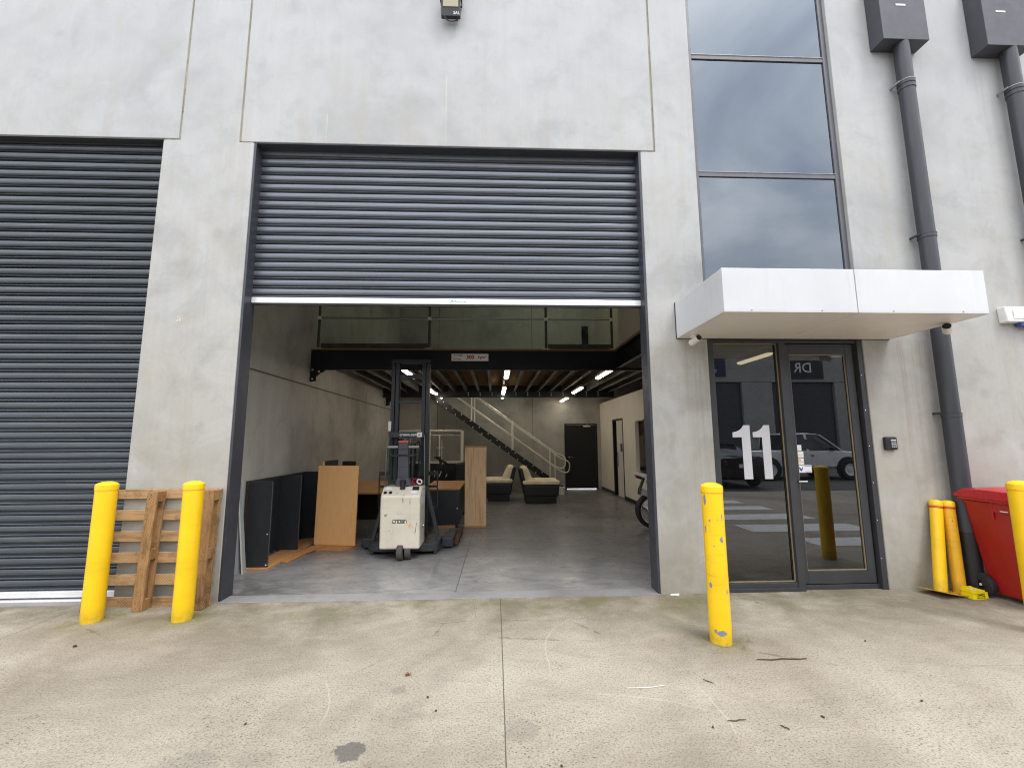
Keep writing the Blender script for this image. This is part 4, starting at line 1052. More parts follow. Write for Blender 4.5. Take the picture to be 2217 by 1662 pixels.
T(MB().quad((-1.645, 1.995, .93), (-1.07, 1.995, .93), (-1.08, 1.995, 1.65), (-1.62, 1.995, 1.65))).build('guard_screen', 'clear_guard', TK)
T(MB().box(-1.61, -1.09, 2.01, 2.07, .80, 1.015)).build('lower_plate', 'truck_steel', TK, bevel=.004)
T(MB().box(-1.54, -1.46, 2.215, 2.235, 1.00, 1.64).box(-1.46, -1.43, 2.215, 2.235, 1.45, 1.60)).build('grey_panel', 'plate_grey', TK, bevel=.003)
T(MB().hexa([(-1.21, 2.17, 1.015), (-1.10, 2.17, 1.015), (-1.10, 2.2, 1.015), (-1.21, 2.2, 1.015)], [(-1.175, 2.17, 1.24), (-1.10, 2.17, 1.20), (-1.10, 2.2, 1.20), (-1.175, 2.2, 1.24)])).build('grey_panel', 'plate_grey', TK, bevel=.003)  # grey shape modelled in place of a reflection on the guard
T(MB().tube([(-1.255, 2.06, .4), (-1.255, 2.06, 1.56)], .042, 20)).build('lift_cylinder', 'truck_steel', TK, smooth=True)
T(MB().tube([(-1.29, 2.05, 1.56), (-1.29, 2.05, 1.645)], .012, 12)).build('piston_rod', 'chrome', TK, smooth=True)
b = MB()
for k in range(34): b.box(-1.262, -1.240, 2.010, 2.017, 1.02 + k * .017, 1.031 + k * .017)
T(b).build('lift_chain', 'chain_steel', TK)
T(MB().tube([(-1.20, 2.03, 1.56), (-1.17, 2.03, 1.60), (-1.15, 2.03, 1.52), (-1.16, 2.03, 1.2), (-1.18, 2.03, 1.02)], .012, 8)).build('hose', 'hose_black', TK, smooth=True)
T(MB().tube([(-1.335, 2.03, 1.56), (-1.33, 2.03, 1.3), (-1.335, 2.03, 1.02)], .010, 8)).build('hose', 'hose_black', TK, smooth=True)
# tiller arm
T(MB().hexa([(-1.405, 1.53, .985), (-1.175, 1.53, .985), (-1.175, 1.66, .985), (-1.405, 1.66, .985)], [(-1.372, 1.53, 1.085), (-1.208, 1.53, 1.085), (-1.208, 1.64, 1.085), (-1.372, 1.64, 1.085)])).build('tiller_yoke', 'tiller_grey', TK, bevel=.014, seg=3)
T(MB().hexa([(-1.368, 1.535, 1.085), (-1.212, 1.535, 1.085), (-1.212, 1.63, 1.085), (-1.368, 1.63, 1.085)], [(-1.358, 1.49, 1.57), (-1.225, 1.49, 1.57), (-1.225, 1.58, 1.57), (-1.358, 1.58, 1.57)])).build('tiller_arm', 'tiller_grey', TK, bevel=.008, seg=3)
T(MB().box(-1.356, -1.226, 1.488, 1.5, 1.478, 1.484).box(-1.362, -1.222, 1.497, 1.505, 1.405, 1.41).box(-1.364, -1.216, 1.52, 1.53, 1.232, 1.236)).build('seam', 'black_plastic', TK)
T(MB().box(-1.360, -1.222, 1.484, 1.585, 1.572, 1.602)).build('stop_button', 'red_cap', TK, bevel=.006)
for (x0, x1) in ((-1.515, -1.362), (-1.222, -1.07)):
    T(MB().lathe([(0, x0), (.016, x0 + .003), (.019, (x0 + x1) / 2), (.016, x1 - .003), (0, x1)], (0, 1.52, 1.513), 'X', 16)).build('hand_grip', 'plate_grey', TK, smooth=True)
T(MB().tube([(-1.512, 1.52, 1.51), (-1.512, 1.51, 1.405), (-1.42, 1.50, 1.392), (-1.17, 1.50, 1.392), (-1.074, 1.51, 1.405), (-1.074, 1.52, 1.51)], .010, 8)).build('knuckle_guard', 'truck_steel', TK, smooth=True)
b = MB()
pts = [(.034 if k % 2 else .040, .93 + k * .0105) for k in range(13)]
b.lathe([(0, .93)] + pts + [(0, 1.056)], (-1.285, 1.515, 0), 'Z', 20)
T(b).build('tiller_boot', 'black_plastic', TK, smooth=True)
cp = thing('cable_bundle', 'bundle of red and black straps lying on top of the pallet stacker', 'straps', (-1.12, 1.735, .962))
def torus(R, r, M, n=18): return [M @ Vector((R * math.cos(2 * PI * k / n), R * math.sin(2 * PI * k / n), 0)) for k in range(n)]
for (R, c, e, mt, nm) in ((.045, (-.03, 0, .05), (1.2, .3, 0), 'lettering_red', 'red_strap'), (.05, (.035, .01, .04), (1.0, -.4, .5), 'black_plastic', 'black_strap'), (.036, (.03, -.015, .052), (.9, .5, .2), 'sign_white', 'white_tag'), (.035, (-.055, .02, .035), (.6, .2, 1), 'lettering_red', 'red_strap'), (.05, (.02, .03, .03), (.3, .1, 0), 'black_plastic', 'black_strap')):
    M = Matrix.Translation(c) @ Euler(e).to_matrix().to_4x4()
    MB().tube(torus(R, .01, M), .010, 8, close=True).build(nm, mt, cp, smooth=True)
# load backrest and forks
T(MB().tube([(-1.83, 2.36, .55), (-1.83, 2.36, 1.10)], .010, 8).tube([(-.915, 2.36, .55), (-.915, 2.36, 1.10)], .010, 8).box(-1.84, -.905, 2.35, 2.37, 1.055, 1.115).box(-1.84, -.905, 2.35, 2.37, .862, .90).box(-1.84, -.905, 2.352, 2.368, .55, .565)).build('load_backrest', 'truck_steel', TK)
for x in (-1.50, -1.20):
    T(MB().box(x, x + .12, 2.30, 3.35, .08, .118).box(x, x + .12, 2.30, 2.34, .118, .55)).build('fork', 'truck_steel', TK, bevel=.006)

# ------------------------------------------------------------------ loose furniture on the left
bc = thing('bookcase_carcass', 'charcoal bookcase carcass on its side with beech base along the left wall', 'bookcase', (-3.0, 1.95, .004))
def Bc(mb): return mb.xf(Matrix.Translation((3.0, -1.95, -.004)))
Bc(MB().box(-3.203, -3.187, 1.12, 2.80, .030, 1.092)).build('back_panel', 'charcoal_laminate', bc, bevel=.001)
for (y, x0, x1, zt) in ((1.116, -3.155, -2.868, 1.084), (1.990, -3.186, -2.886, 1.092), (2.785, -3.186, -2.87, 1.094)):
    p_ = Bc(MB().box(x0, x1, y, y + .018, .030, zt)).build('divider_panel', 'charcoal_laminate', bc, bevel=.001)
    Bc(MB().box(x1, x1 + .0022, y, y + .018, .030, zt).box(x0, x1, y, y + .018, zt, zt + .0022)).build('edge_strip', 'charcoal_edge', p_)
b = MB()
for k in range(24): b.box(-2.925, -2.921, 1.9885, 1.9905, .09 + k * .036, .094 + k * .036).box(-3.05, -3.046, 1.9885, 1.9905, .09 + k * .036, .094 + k * .036)
b.lathe([(0, -.002), (.008, -.001), (.008, .001)], (-2.91, 1.99, 1.065), 'Y', 10).lathe([(0, -.002), (.008, -.001), (.008, .001)], (-2.905, 1.99, .07), 'Y', 10).lathe([(0, -.002), (.008, -.001), (.008, .001)], (-3.05, 1.99, .76), 'Y', 10).lathe([(0, -.002), (.008, -.001), (.008, .001)], (-3.05, 1.99, .40), 'Y', 10)
Bc(b).build('peg_holes', 'rubber', bc)
for (x, z) in ((-2.893, .43), (-2.886, .055)):
    Bc(MB().sphere((x, 1.113, z), .009, 10, 8)).build('cam_fitting', 'white_plastic', bc, smooth=True)
Bc(MB().box(-3.13, -2.845, 1.085, 2.79, .004, .028)).build('base_panel', 'beech_laminate_flat', bc, bevel=.001)

def leaning_board(name, label, cat, loc, rot, w, h, t, mat, edge=None, group=None):
    r = thing(name, label, cat, loc, rot, group)
    p_ = MB().box(-w / 2, w / 2, -t / 2, t / 2, 0, h).build('panel', mat, r, bevel=.0012)
    if edge: MB().box(-w / 2 - .001, w / 2 + .001, -t / 2 + .001, t / 2 - .001, h, h + .002).box(-w / 2 - .002, -w / 2, -t / 2 + .001, t / 2 - .001, 0, h).box(w / 2, w / 2 + .002, -t / 2 + .001, t / 2 - .001, 0, h).build('edge_strip', edge, r)
    return r
leaning_board('shelf_board', 'light grey shelf board leaning on the left wall, nearer the doorway', 'board', (-3.150, .90, .004), (0, math.radians(-2.0), math.radians(88)), .20, 1.06, .018, 'grey_laminate', 'plasterboard')
leaning_board('shelf_board', 'light grey shelf board leaning on the left wall, next to the charcoal bookcase', 'board', (-3.070, .965, .004), (0, 0, 0), .055, 1.10, .020, 'grey_laminate', 'plasterboard')
for o in [o for o in COL.objects if o.name == 'shelf_board.001']:
    o.rotation_euler = (math.radians(0), math.radians(-6.8), math.radians(0)); 
    for c in kids(o): c.rotation_euler = (0, 0, math.radians(84))
for o in [o for o in COL.objects if o.name == 'shelf_board']:
    o.rotation_euler = (0, math.radians(-3.2), 0)
    for c in kids(o): c.rotation_euler = (0, 0, math.radians(84))
leaning_board('beech_board', 'upright beech board standing beside the charcoal bookcase', 'board', (-2.435, 2.222, .034), (math.radians(-1.2), 0, math.radians(-8.3)), .655, 1.185, .022, 'beech_laminate', 'beech_laminate_flat')
lb = thing('beech_board', 'beech board lying flat under the upright beech board', 'board', (-2.43, 2.13, .004))
MB().prism([(-.34, .17), (-.34, -.09), (.20, -.14), (.29, -.05), (.33, .12)], 'Z', 0, .026).build('panel', 'beech_laminate_flat', lb, bevel=.001)
for (loc, rz, w, d, rx, ry, lab) in (((-2.755, 1.80, .020), -.10, .125, .82, 0, .05, 'narrow beech offcut lying against the front of the bookcase base'), ((-2.66, 2.06, .034), -.22, .10, .42, .015, .10, 'short beech offcut lying on top of the narrow one')):
    r = thing('beech_offcut', lab, 'offcut', loc, (rx, ry, rz))
    MB().box(-w / 2, w / 2, -d / 2, d / 2, -.009, .009).build('strip', 'beech_laminate_flat', r, bevel=.001)
dp = thing('charcoal_board', 'tall charcoal board with beech edge showing above the upright beech board', 'board', (-2.742, 2.75, .004))
MB().box(-.012, .012, -.30, .30, 0, 1.275).build('panel', 'charcoal_laminate', dp, bevel=.001)
MB().box(-.016, .013, -.318, -.301, 0, 1.277).build('edge_strip', 'beech_laminate', dp)
# desks
dk = thing('desk', 'long beech topped desk behind the upright beech board', 'desk', (-2.4, 4.05, .004))
MB().box(-.62, .62, -1.10, 1.12, .692, .718).build('desktop', 'beech_laminate_flat', dk, bevel=.002)
MB().box(-.60, -.575, -1.05, 1.08, 0, .690).build('side_panel', 'charcoal_laminate', dk)
MB().box(.575, .60, -1.05, 1.08, 0, .690).build('side_panel', 'charcoal_laminate', dk)
MB().box(-.575, .575, -.2, -.18, .12, .690).build('modesty_panel', 'charcoal_laminate', dk)
mo = thing('monitor', 'black screen on the desk, its top edge just above the upright beech board', 'monitor', (-2.64, 3.35, .724))
MB().box(-.12, .12, -.02, .015, .10, .515).build('screen', 'black_plastic', mo, bevel=.012)
MB().box(-.03, .03, .0, .03, .01, .20).box(-.11, .11, -.07, .09, 0, .012).build('stand', 'black_plastic', mo, bevel=.003)
d2 = thing('desk', 'beech topped desk with charcoal end panel between the stacker and the oak cabinet', 'desk', (-.98, 4.28, .004))
MB().box(-.36, .335, -.78, .79, .690, .720).build('desktop', 'beech_laminate_flat', d2, bevel=.002)
MB().box(-.30, .325, -.765, -.745, .062, .688).build('end_panel', 'charcoal_laminate', d2, bevel=.001)
MB().box(-.30, .325, .745, .765, .0, .688).build('end_panel', 'charcoal_laminate', d2, bevel=.001)
MB().box(.29, .31, -.744, .744, .10, .688).build('modesty_panel', 'charcoal_laminate', d2)
MB().box(-.06, .25, -.758, -.742, .0, .058).build('plinth', 'beech_laminate_flat', d2)
MB().lathe([(0, -.002), (.012, -.0015), (.012, .001)], (.285, -.766, .36), 'Y', 12).build('lock', 'galvanised', d2)
ok = thing('cabinet', 'tall narrow oak cabinet standing on the floor right of the desk', 'cabinet', (-.365, 3.655, .004))
MB().box(-.198, .198, -.082, -.064, .030, 1.462).build('front_panel', 'oak_laminate', ok, bevel=.0015)
MB().box(-.2, -.18, -.063, .075, 0, 1.462).build('side_panel', 'oak_laminate', ok, bevel=.001)
MB().box(.18, .2, -.063, .075, 0, 1.462).build('side_panel', 'oak_laminate', ok, bevel=.001)
MB().box(-.202, .202, -.088, .078, 1.464, 1.486).build('top_panel', 'beech_laminate_flat', ok, bevel=.0015)
MB().box(-.2, .2, -.084, -.064, 0, .028).build('plinth', 'beech_laminate_flat', ok, bevel=.001)
for k in range(7):
    MB().tube([(.198, .04, .22 + k * .045 + (.01 if k % 2 else 0)), (.225, .04, .22 + k * .045 + (.01 if k % 2 else 0))], .004, 6).build('dowel', 'white_plastic', ok)
for x in (-.13, .12): MB().sphere((x, -.083, .745), (.006, .003, .006), 8, 6).build('screw', 'galvanised', ok)

# ------------------------------------------------------------------ back of the warehouse
def armchair():
    r = thing('armchair', 'black armchair with cream cushions facing right toward the black back door', 'armchair', (1.18, 6.93, .004))
    MB().box(-.39, .39, -.42, .42, 0, .19).build('plinth', 'black_door_paint', r, bevel=.01)
    b = MB().hexa([(-.425, -.445, .17), (.425, -.445, .17), (.425, .445, .17), (-.425, .445, .17)], [(-.47, -.455, .46), (.47, -.455, .46), (.47, .455, .46), (-.47, .455, .46)])
    b.build('body', 'black_leather', r, bevel=.035, seg=3)
    MB().box(-.44, .44, -.458, -.4, .205, .212).build('seam', 'rubber', r)
    for y in (-.33, .33):
        MB().box(-.47, .48, y - .125, y + .125, .465, .575).build('arm_pad', 'cream_leather', r, bevel=.045, seg=4)
    MB().box(-.30, .50, -.20, .20, .44, .555).build('seat_cushion', 'cream_leather', r, bevel=.05, seg=4)
    MB().obox((-.37, 0, .68), (.23, .68, .50), (0, math.radians(-24), 0)).build('back_cushion', 'cream_leather', r, bevel=.098, seg=6)
    MB().obox((-.46, 0, .60), (.10, .78, .58), (0, math.radians(-14), 0)).build('back_shell', 'black_leather', r, bevel=.03, seg=3)
    return r
ac = armchair()
copy_thing(ac, (.00, 7.42, .004), (0, 0, PI), 'black armchair with cream cushions facing left, partly behind the oak cabinet')
pr = thing('paper_roll', 'white roll standing at the foot of the stair behind the armchair', 'roll', (1.99, 8.36, .004))
MB().lathe([(.03, 0), (.085, 0), (.085, .21), (.03, .21), (.03, 0)], seg=24).build('roll', 'white_plastic', pr, smooth=True)
cg = thing('steel_cage', 'galvanised tube cage with fine wire mesh under the stair', 'cage', (-1.8, 7.9, .004))
for (x, y) in ((-.87, -.30), (-.03, -.30), (.85, -.30), (-.87, .38), (.85, .38), (.85, -.08), (.85, .15)):
    MB().tube([(x, y, 0), (x, y, 1.87)], .021 if y == -.30 else .014, 10).build('post', 'galvanised', cg, smooth=True)
for z in (1.87, .978, .10):
    MB().tube([(-.87, -.30, z), (.85, -.30, z), (.85, .38, z), (-.87, .38, z)], .023 if z > 1 else .018, 10, close=True).build('rail', 'galvanised', cg, smooth=True)
MB().tube([(-.03, -.30, 1.74), (.85, -.30, 1.74)], .009, 8).tube([(.24, -.29, .978), (.24, -.29, 1.74)], .018, 8).tube([(.30, -.24, .978), (.30, -.24, 1.62)], .014, 8).tube([(.16, -.30, 1.40), (.38, -.30, 1.40)], .009, 8).build('gate_frame', 'galvanised', cg, smooth=True)
b = MB()
for k in range(1, 36):
    b.bar((-.87 + k * .0485, -.30, .98), (-.87 + k * .0485, -.30, 1.86), .002, .002, (0, 1, 0))
for k in range(1, 18): b.bar((-.87, -.30, .98 + k * .05), (.85, -.30, .98 + k * .05), .002, .002)
b.build('wire_mesh', 'dark_rail', cg)
MB().box(-.85, .83, -.295, -.285, .12, .96).build('dark_sheet', 'black_leather', cg)  # black sheet across the lower half of the cage
eb = thing('exercise_bike', 'black exercise bike with pale feet standing behind the desk under the stair', 'exercise bike', (-1.22, 6.45, .004))
MB().tube([(-.15, 0, .1), (-.10, 0, .75), (-.18, 0, 1.14)], .035, 10).tube([(-.12, 0, .5), (.25, 0, .4), (.30, 0, .85)], .03, 10).tube([(-.32, 0, .06), (.45, 0, .06)], .03, 10).build('frame', 'bike_black', eb, smooth=True)
MB().tube([(-.18, -.22, 1.16), (-.28, -.18, 1.18), (-.18, 0, 1.14), (-.28, .18, 1.18), (-.18, .22, 1.16)], .02, 8).tube([(-.25, -.1, 1.17), (.02, -.1, 1.02)], .03, 8).build('handlebar', 'bike_black', eb, smooth=True)
MB().lathe([(.0, -.03), (.22, -.03), (.24, 0), (.22, .03), (0, .03)], (-.18, 0, .36), 'Y', 28).build('flywheel', 'bike_black', eb, smooth=True)
MB().sphere((.32, 0, .90), (.16, .11, .05)).build('seat', 'black_leather', eb, smooth=True)
MB().box(-.28, -.06, -.12, .12, .86, 1.02).build('console', 'black_plastic', eb, bevel=.02)
MB().tube([(-.28, -.16, .70), (-.28, -.16, .86)], .009, 8).tube([(-.17, -.2, .71), (-.11, -.2, .84)], .012, 8).tube([(.0, -.2, .70), (.03, -.2, .77)], .012, 8).build('lever', 'sign_white', eb, smooth=True)
bx = thing('storage_tub', 'black fabric covered tub standing between the desk and the oak cabinet', 'tub', (-.78, 6.55, .004))
MB().hexa([(-.26, -.2, 0), (.28, -.2, 0), (.28, .2, 0), (-.26, .2, 0)], [(-.24, -.2, 1.02), (.30, -.2, 1.10), (.30, .2, 1.10), (-.24, .2, 1.02)]).build('body', 'black_leather', bx, bevel=.05, seg=3)
tv = thing('wall_screen', 'black television on a bracket high on the white partition wall', 'television', (3.51, 5.1, 1.79))
MB().box(-.075, -.035, -.60, .10, -.28, .30).build('screen', 'black_plastic', tv, bevel=.012)
MB().box(-.035, 0, -.25, -.05, -.06, .06).build('bracket', 'black_plastic', tv)

# motorcycle standing inside, rear wheel toward the doorway
MX, MY = 2.875, 3.30
mc = thing('motorcycle', 'white and silver sports motorcycle showing its rear wheel beside the right door jamb', 'motorcycle', (MX, MY, .004))
def wheel(x, nm, R=.318, w=.085):
    t_ = MB().lathe([(R - .075, -w * .8), (R - .03, -w), (R - .008, -w * .6), (R, 0), (R - .008, w * .6), (R - .03, w), (R - .075, w * .8)], (x, 0, R), 'Y', 40).build(nm, 'rubber', mc, smooth=True)
    MB().lathe([(R - .075, -.055), (R - .062, -.07), (R - .078, -.062), (R - .095, -.05), (R - .095, .05), (R - .078, .062), (R - .062, .07), (R - .075, .055)], (x, 0, R), 'Y', 40).build('rim', 'bike_wheel_silver', t_, smooth=True)
    b = MB()
    for k in range(3):
        a = 2 * PI * k / 3 + .55
        b.hexa(*[[(x + math.cos(a) * r_ - math.sin(a) * s_ * hw, y_, R + math.sin(a) * r_ + math.cos(a) * s_ * hw) for (r_, s_, y_, hw) in q] for q in
               ([(.04, -1, -.022, .034), (.232, -1, -.022, .02), (.232, 1, -.022, .02), (.04, 1, -.022, .034)], [(.04, -1, .022, .034), (.232, -1, .022, .02), (.232, 1, .022, .02), (.04, 1, .022, .034)])])
    b.lathe([(0, -.06), (.05, -.058), (.055, 0), (.05, .058), (0, .06)], (x, 0, R), 'Y', 20)
    b.build('spokes', 'bike_wheel_silver', t_)
    MB().lathe([(.075, -.075), (.115, -.075), (.115, -.069), (.075, -.069), (.075, -.075)], (x, 0, R), 'Y', 28).build('brake_disc', 'bike_wheel_silver', t_, smooth=True)
    return t_
wheel(0, 'rear_wheel'); wheel(1.40, 'front_wheel', .30, .06)
MB().bar((.0, -.10, .318), (.52, -.09, .40), .05, .07).bar((.0, .10, .318), (.52, .09, .40), .05, .07).build('swing_arm', 'bike_wheel_silver', mc, bevel=.01)
MB().tube([(-.275, -.20, .69), (-.27, -.20, .688), (.02, -.19, .57), (.30, -.16, .44)], [.035, .056, .058, .04], 18).build('exhaust_can', 'exhaust_steel', mc, smooth=True)
MB().tube([(-.305, -.20, .70), (-.262, -.20, .685)], [.03, .0575], 18).build('exhaust_tip', 'bike_black', mc, smooth=True)
MB().tube([(.30, -.16, .44), (.55, -.12, .25), (.9, -.1, .25), (1.0, 0, .55)], .025, 10).build('exhaust_pipe', 'exhaust_steel', mc, smooth=True)
ta = MB().hexa([(-.30, -.05, .955), (.30, -.12, .76), (.30, .12, .76), (-.30, .05, .955)], [(-.315, -.06, 1.0), (.36, -.14, .90), (.36, .14, .90), (-.315, .06, 1.0)]).build('tail_fairing', 'fairing_white', mc, bevel=.02, seg=3)
MB().hexa([(-.27, -.045, .895), (-.20, -.05, .875), (-.20, .05, .875), (-.27, .045, .895)], [(-.300, -.045, .958), (-.18, -.055, .925), (-.18, .055, .925), (-.300, .045, .958)]).build('tail_light', 'tail_red', mc, bevel=.008)
MB().hexa([(-.20, -.06, 1.0), (.34, -.12, .90), (.34, .12, .90), (-.20, .06, 1.0)], [(-.17, -.05, 1.03), (.34, -.11, .945), (.34, .11, .945), (-.17, .05, 1.03)]).build('seat', 'black_leather', mc, bevel=.012)
MB().bar((-.14, 0, .90), (-.22, 0, .70), .09, .03, (1, 0, 0)).bar((-.05, 0, .86), (.05, 0, .66), .14, .08, (1, 0, 0)).bar((-.22, 0, .72), (-.235, 0, .60), .17, .012, (1, 0, 0)).build('plate_bracket', 'bike_black', mc, bevel=.008)
MB().box(.45, .95, -.17, .17, .28, .66).build('engine', 'bike_black', mc, bevel=.04, seg=3)
MB().sphere((.62, 0, .90), (.33, .19, .17), 20, 12).build('tank', 'fairing_white', mc, smooth=True)
MB().hexa([(.70, -.2, .25), (1.15, -.2, .30), (1.15, .2, .30), (.70, .2, .25)], [(.62, -.22, .85), (1.35, -.15, 1.0), (1.35, .15, 1.0), (.62, .22, .85)]).build('fairing', 'fairing_white', mc, bevel=.05, seg=3)
MB().hexa([(1.0, -.16, .98), (1.38, -.1, 1.0), (1.38, .1, 1.0), (1.0, .16, .98)], [(.93, -.13, 1.16), (1.05, -.10, 1.17), (1.05, .10, 1.17), (.93, .13, 1.16)]).build('windscreen', 'car_glass', mc, bevel=.02)
MB().tube([(1.15, -.1, .9), (1.40, -.1, .30)], .025, 10).tube([(1.15, .1, .9), (1.40, .1, .30)], .025, 10).build('fork', 'bike_wheel_silver', mc, smooth=True)
MB().tube([(.98, -.36, .93), (1.05, -.15, .95), (1.05, .15, .95), (.98, .36, .93)], .015, 8).build('handlebar', 'bike_black', mc, smooth=True)

# ------------------------------------------------------------------ small litter on the apron
def twig(loc, rz, l, r_, label):
    n = 9; o = thing('twig', label, 'twig', loc, (0, 0, rz), None)
    pts = [(-l / 2 + l * k / (n - 1), random.uniform(-.012, .012) * l * 2, .004 + random.uniform(0, .004)) for k in range(n)]
    MB().tube(pts, [r_ * (.6 + .4 * math.sin(PI * (k + .6) / n)) for k in range(n)], 6).build('stick', 'bark', o)
twig((2.10, -1.372, .001), -.02, .37, .0042, 'long thin dark twig lying to the right of the chipped bollard')
twig((1.385, -2.03, .001), .06, .11, .0028, 'short dark twig lying in the middle of the front concrete')
twig((1.42, -1.63, .001), -.8, .07, .003, 'very short slanted twig lying in front of the chipped bollard')
twig((1.62, -2.10, .001), -.9, .05, .0036, 'stubby dark twig lying right of the middle of the front concrete')
lf_ = thing('dry_leaf', 'crumpled brown dry leaf on the concrete in front of the doorway', 'leaf', (-.597, -1.453, .002))
b = MB(); c0 = b.b.verts.new((0, 0, .004)); rim_ = []
for k in range(12):
    a = 2 * PI * k / 12; q = .022 * (1 + .35 * math.sin(3 * a + 1)) * random.uniform(.8, 1.15)
    rim_.append(b.b.verts.new((q * math.cos(a), q * .8 * math.sin(a), .002 + random.uniform(0, .018))))
for k in range(12): b.b.faces.new([c0, rim_[k], rim_[(k + 1) % 12]])
b.build('blade', 'leaf_brown', lf_)
pb = thing('pebble', 'single dark pebble on the concrete in front of the left bollard', 'pebble', (-3.309, -.908, .004))
MB().sphere((0, 0, .004), (.016, .010, .008), 10, 6).build('stone', 'rubber', pb, smooth=True)
ct = thing('plastic_strip', 'thin white plastic strip lying curved on the front concrete', 'strip', (.985, -1.672, .002))
MB().tube([(-.125, -.008, .004), (-.06, -.012, .006), (.02, -.008, .004), (.08, .002, .005), (.125, .012, .004)], .0016, 6).build('strip', 'white_plastic', ct, smooth=True)
sp = thing('paper_scrap', 'torn white paper scrap at the foot of the pier right of the doorway', 'paper', (1.865, -.03, .004))
MB().hexa([(-.05, -.012, 0), (.04, -.018, 0), (.055, .01, 0), (-.035, .014, 0)], [(-.045, -.01, .012), (.035, -.015, .004), (.05, .01, .01), (-.03, .012, .006)]).build('scrap', 'paper_white', sp)
for i, (x, y) in enumerate(((-.42, -1.72), (-.35, -1.86), (-1.42, -1.93), (2.95, -1.12), (1.22, -2.08), (.33, -2.33), (1.9, -2.02), (2.62, -1.9))):
    r = thing('gum_nut', 'dark seed pod lying on the concrete apron', 'seed pod', (x, y, .003), (0, 0, random.uniform(0, 3)), 'dark seed pods on the apron')
    MB().sphere((0, 0, .004), (random.uniform(.007, .013), .006, .005), 8, 6).build('pod', 'bark', r, smooth=True)

# ------------------------------------------------------------------ across the yard (seen in the glass)
OP = thing('opposite_warehouse', 'grey concrete warehouse with roller doors across the yard, reflected in the glass', 'building', (0, -23.04, 0))
doors = ((-7.5, -3.0), (-1.2, 3.3), (5.4, 9.9), (12.0, 16.48), (18.55, 22.86), (25.0, 29.4), (31.4, 35.8))
xs = [-12] + [v for d in doors for v in d] + [42]
b = MB()
for i in range(0, len(xs), 2): b.box(xs[i], xs[i + 1], -.3, 0, 0, 5.38)
b.box(-12, 42, -.3, .0, 5.40, 7.12)
b.build('wall', 'opposite_concrete', OP, bevel=.01)
b = MB().box(-12, 42, -14, -.31, 6.6, 6.7).build('roof', 'roof_metal', OP)
for (x0, x1) in doors:
    b = MB(); n = 50
    for k in range(n):
        b.box(x0, x1, -.24, -.20, .02 + k * .107, .02 + k * .107 + .088)
    b.build('roller_door', 'roller_steel_green', OP)
    MB().box(x0, x1, -.30, -.25, .01, 5.4).build('door_backing', 'inner_dark', OP)
for (x0, x1, z0, z1, mt, tx) in ((19.8, 22.13, 5.62, 6.87, 'sign_charcoal', 'DJR'), (13.2, 15.4, 5.76, 6.98, 'sign_navy', '')):
    s_ = thing('shop_sign', 'charcoal sign board with pale letters on the opposite wall' if tx else 'navy blue sign board with pale lines on the opposite wall', 'sign', ((x0 + x1) / 2, -23.0, (z0 + z1) / 2))
    w_, h_ = (x1 - x0) / 2, (z1 - z0) / 2
    MB().box(-w_, w_, -.03, .03, -h_, h_).build('board', mt, s_, bevel=.005)
    Mb = Matrix.Translation((0, .034, 0)) @ Matrix.Rotation(PI, 4, 'Z') @ Matrix.Rotation(PI / 2, 4, 'X')
    if tx: text_mesh('lettering', 'DR', .95, 'lettering_white', s_, Matrix.Translation((-.25, 0, .08)) @ Mb, .004)
    else: MB().box(-.7, .5, .031, .035, -.2, -.15).box(-.7, .5, .031, .035, -.32, -.27).box(-.7, .2, .031, .035, -.44, -.39).build('printed_lines', 'lettering_white', s_)

def loft(stations, cap=True):
    b = MB(); R = []
    for x, prof in stations:
        full = [(y, z) for y, z in prof] + [(-y, z) for y, z in reversed(prof) if abs(y) > 1e-6]
        R.append([b.b.verts.new((x, y, z)) for y, z in full])
    for A, B_ in zip(R, R[1:]):
        n = len(A)
        for k in range(n - 1): b.b.faces.new([A[k], A[k + 1], B_[k + 1], B_[k]])
        b.b.faces.new([A[n - 1], A[0], B_[0], B_[n - 1]])
    b.b.faces.new(R[0]); b.b.faces.new(R[-1][::-1])
    return b
def car_wheels(r, xs_, hw, R):
    for x in xs_:
        for s in (-1, 1):
            t_ = MB().lathe([(R * .6, -.11), (R * .93, -.11), (R, -.07), (R, .07), (R * .93, .11), (R * .6, .11)], (x, s * (hw - .09), R), 'Y', 28).build('wheel', 'rubber', r, smooth=True)
            MB().lathe([(0, s * .08), (R * .2, s * .09), (R * .3, s * .06), (R * .55, s * .09), (R * .63, s * .1), (R * .63, 0), (0, 0)], (x, s * (hw - .09), R), 'Y', 20).build('rim', 'bike_wheel_silver', t_, smooth=True)
car = thing('parked_car', 'dark sedan parked nose-in across the yard, reflected in the glass sidelight', 'car', (8.1, -11.45, 0), (0, 0, -PI / 2))
def bp(w, zb, hb): return [(w * .86, zb), (w, zb + .12), (w * 1.01, .6), (w * .97, hb - .07), (w * .86, hb), (0, hb + .025)]
loft([(-2.40, bp(.72, .42, .80)), (-2.36, bp(.80, .34, .98)), (-2.0, bp(.88, .26, 1.03)), (-1.3, bp(.90, .22, 1.0)), (0, bp(.91, .2, .97)), (1.1, bp(.91, .2, .95)), (1.8, bp(.89, .22, .88)), (2.25, bp(.82, .26, .76)), (2.40, bp(.70, .32, .62))]).build('body', 'car_dark', car, smooth=True)
def cbp(w, z0, wr, hr): return [(w, z0), (w * .97, z0 + (hr - z0) * .4), (wr, hr - .03), (wr * .8, hr), (0, hr + .02)]
loft([(-1.75, cbp(.74, .99, .70, 1.03)), (-.95, cbp(.80, .98, .60, 1.40)), (-.1, cbp(.82, .97, .62, 1.445)), (.35, cbp(.82, .96, .60, 1.42)), (1.25, cbp(.78, .93, .72, .97))]).build('cabin_glass', 'car_glass', car, smooth=True)
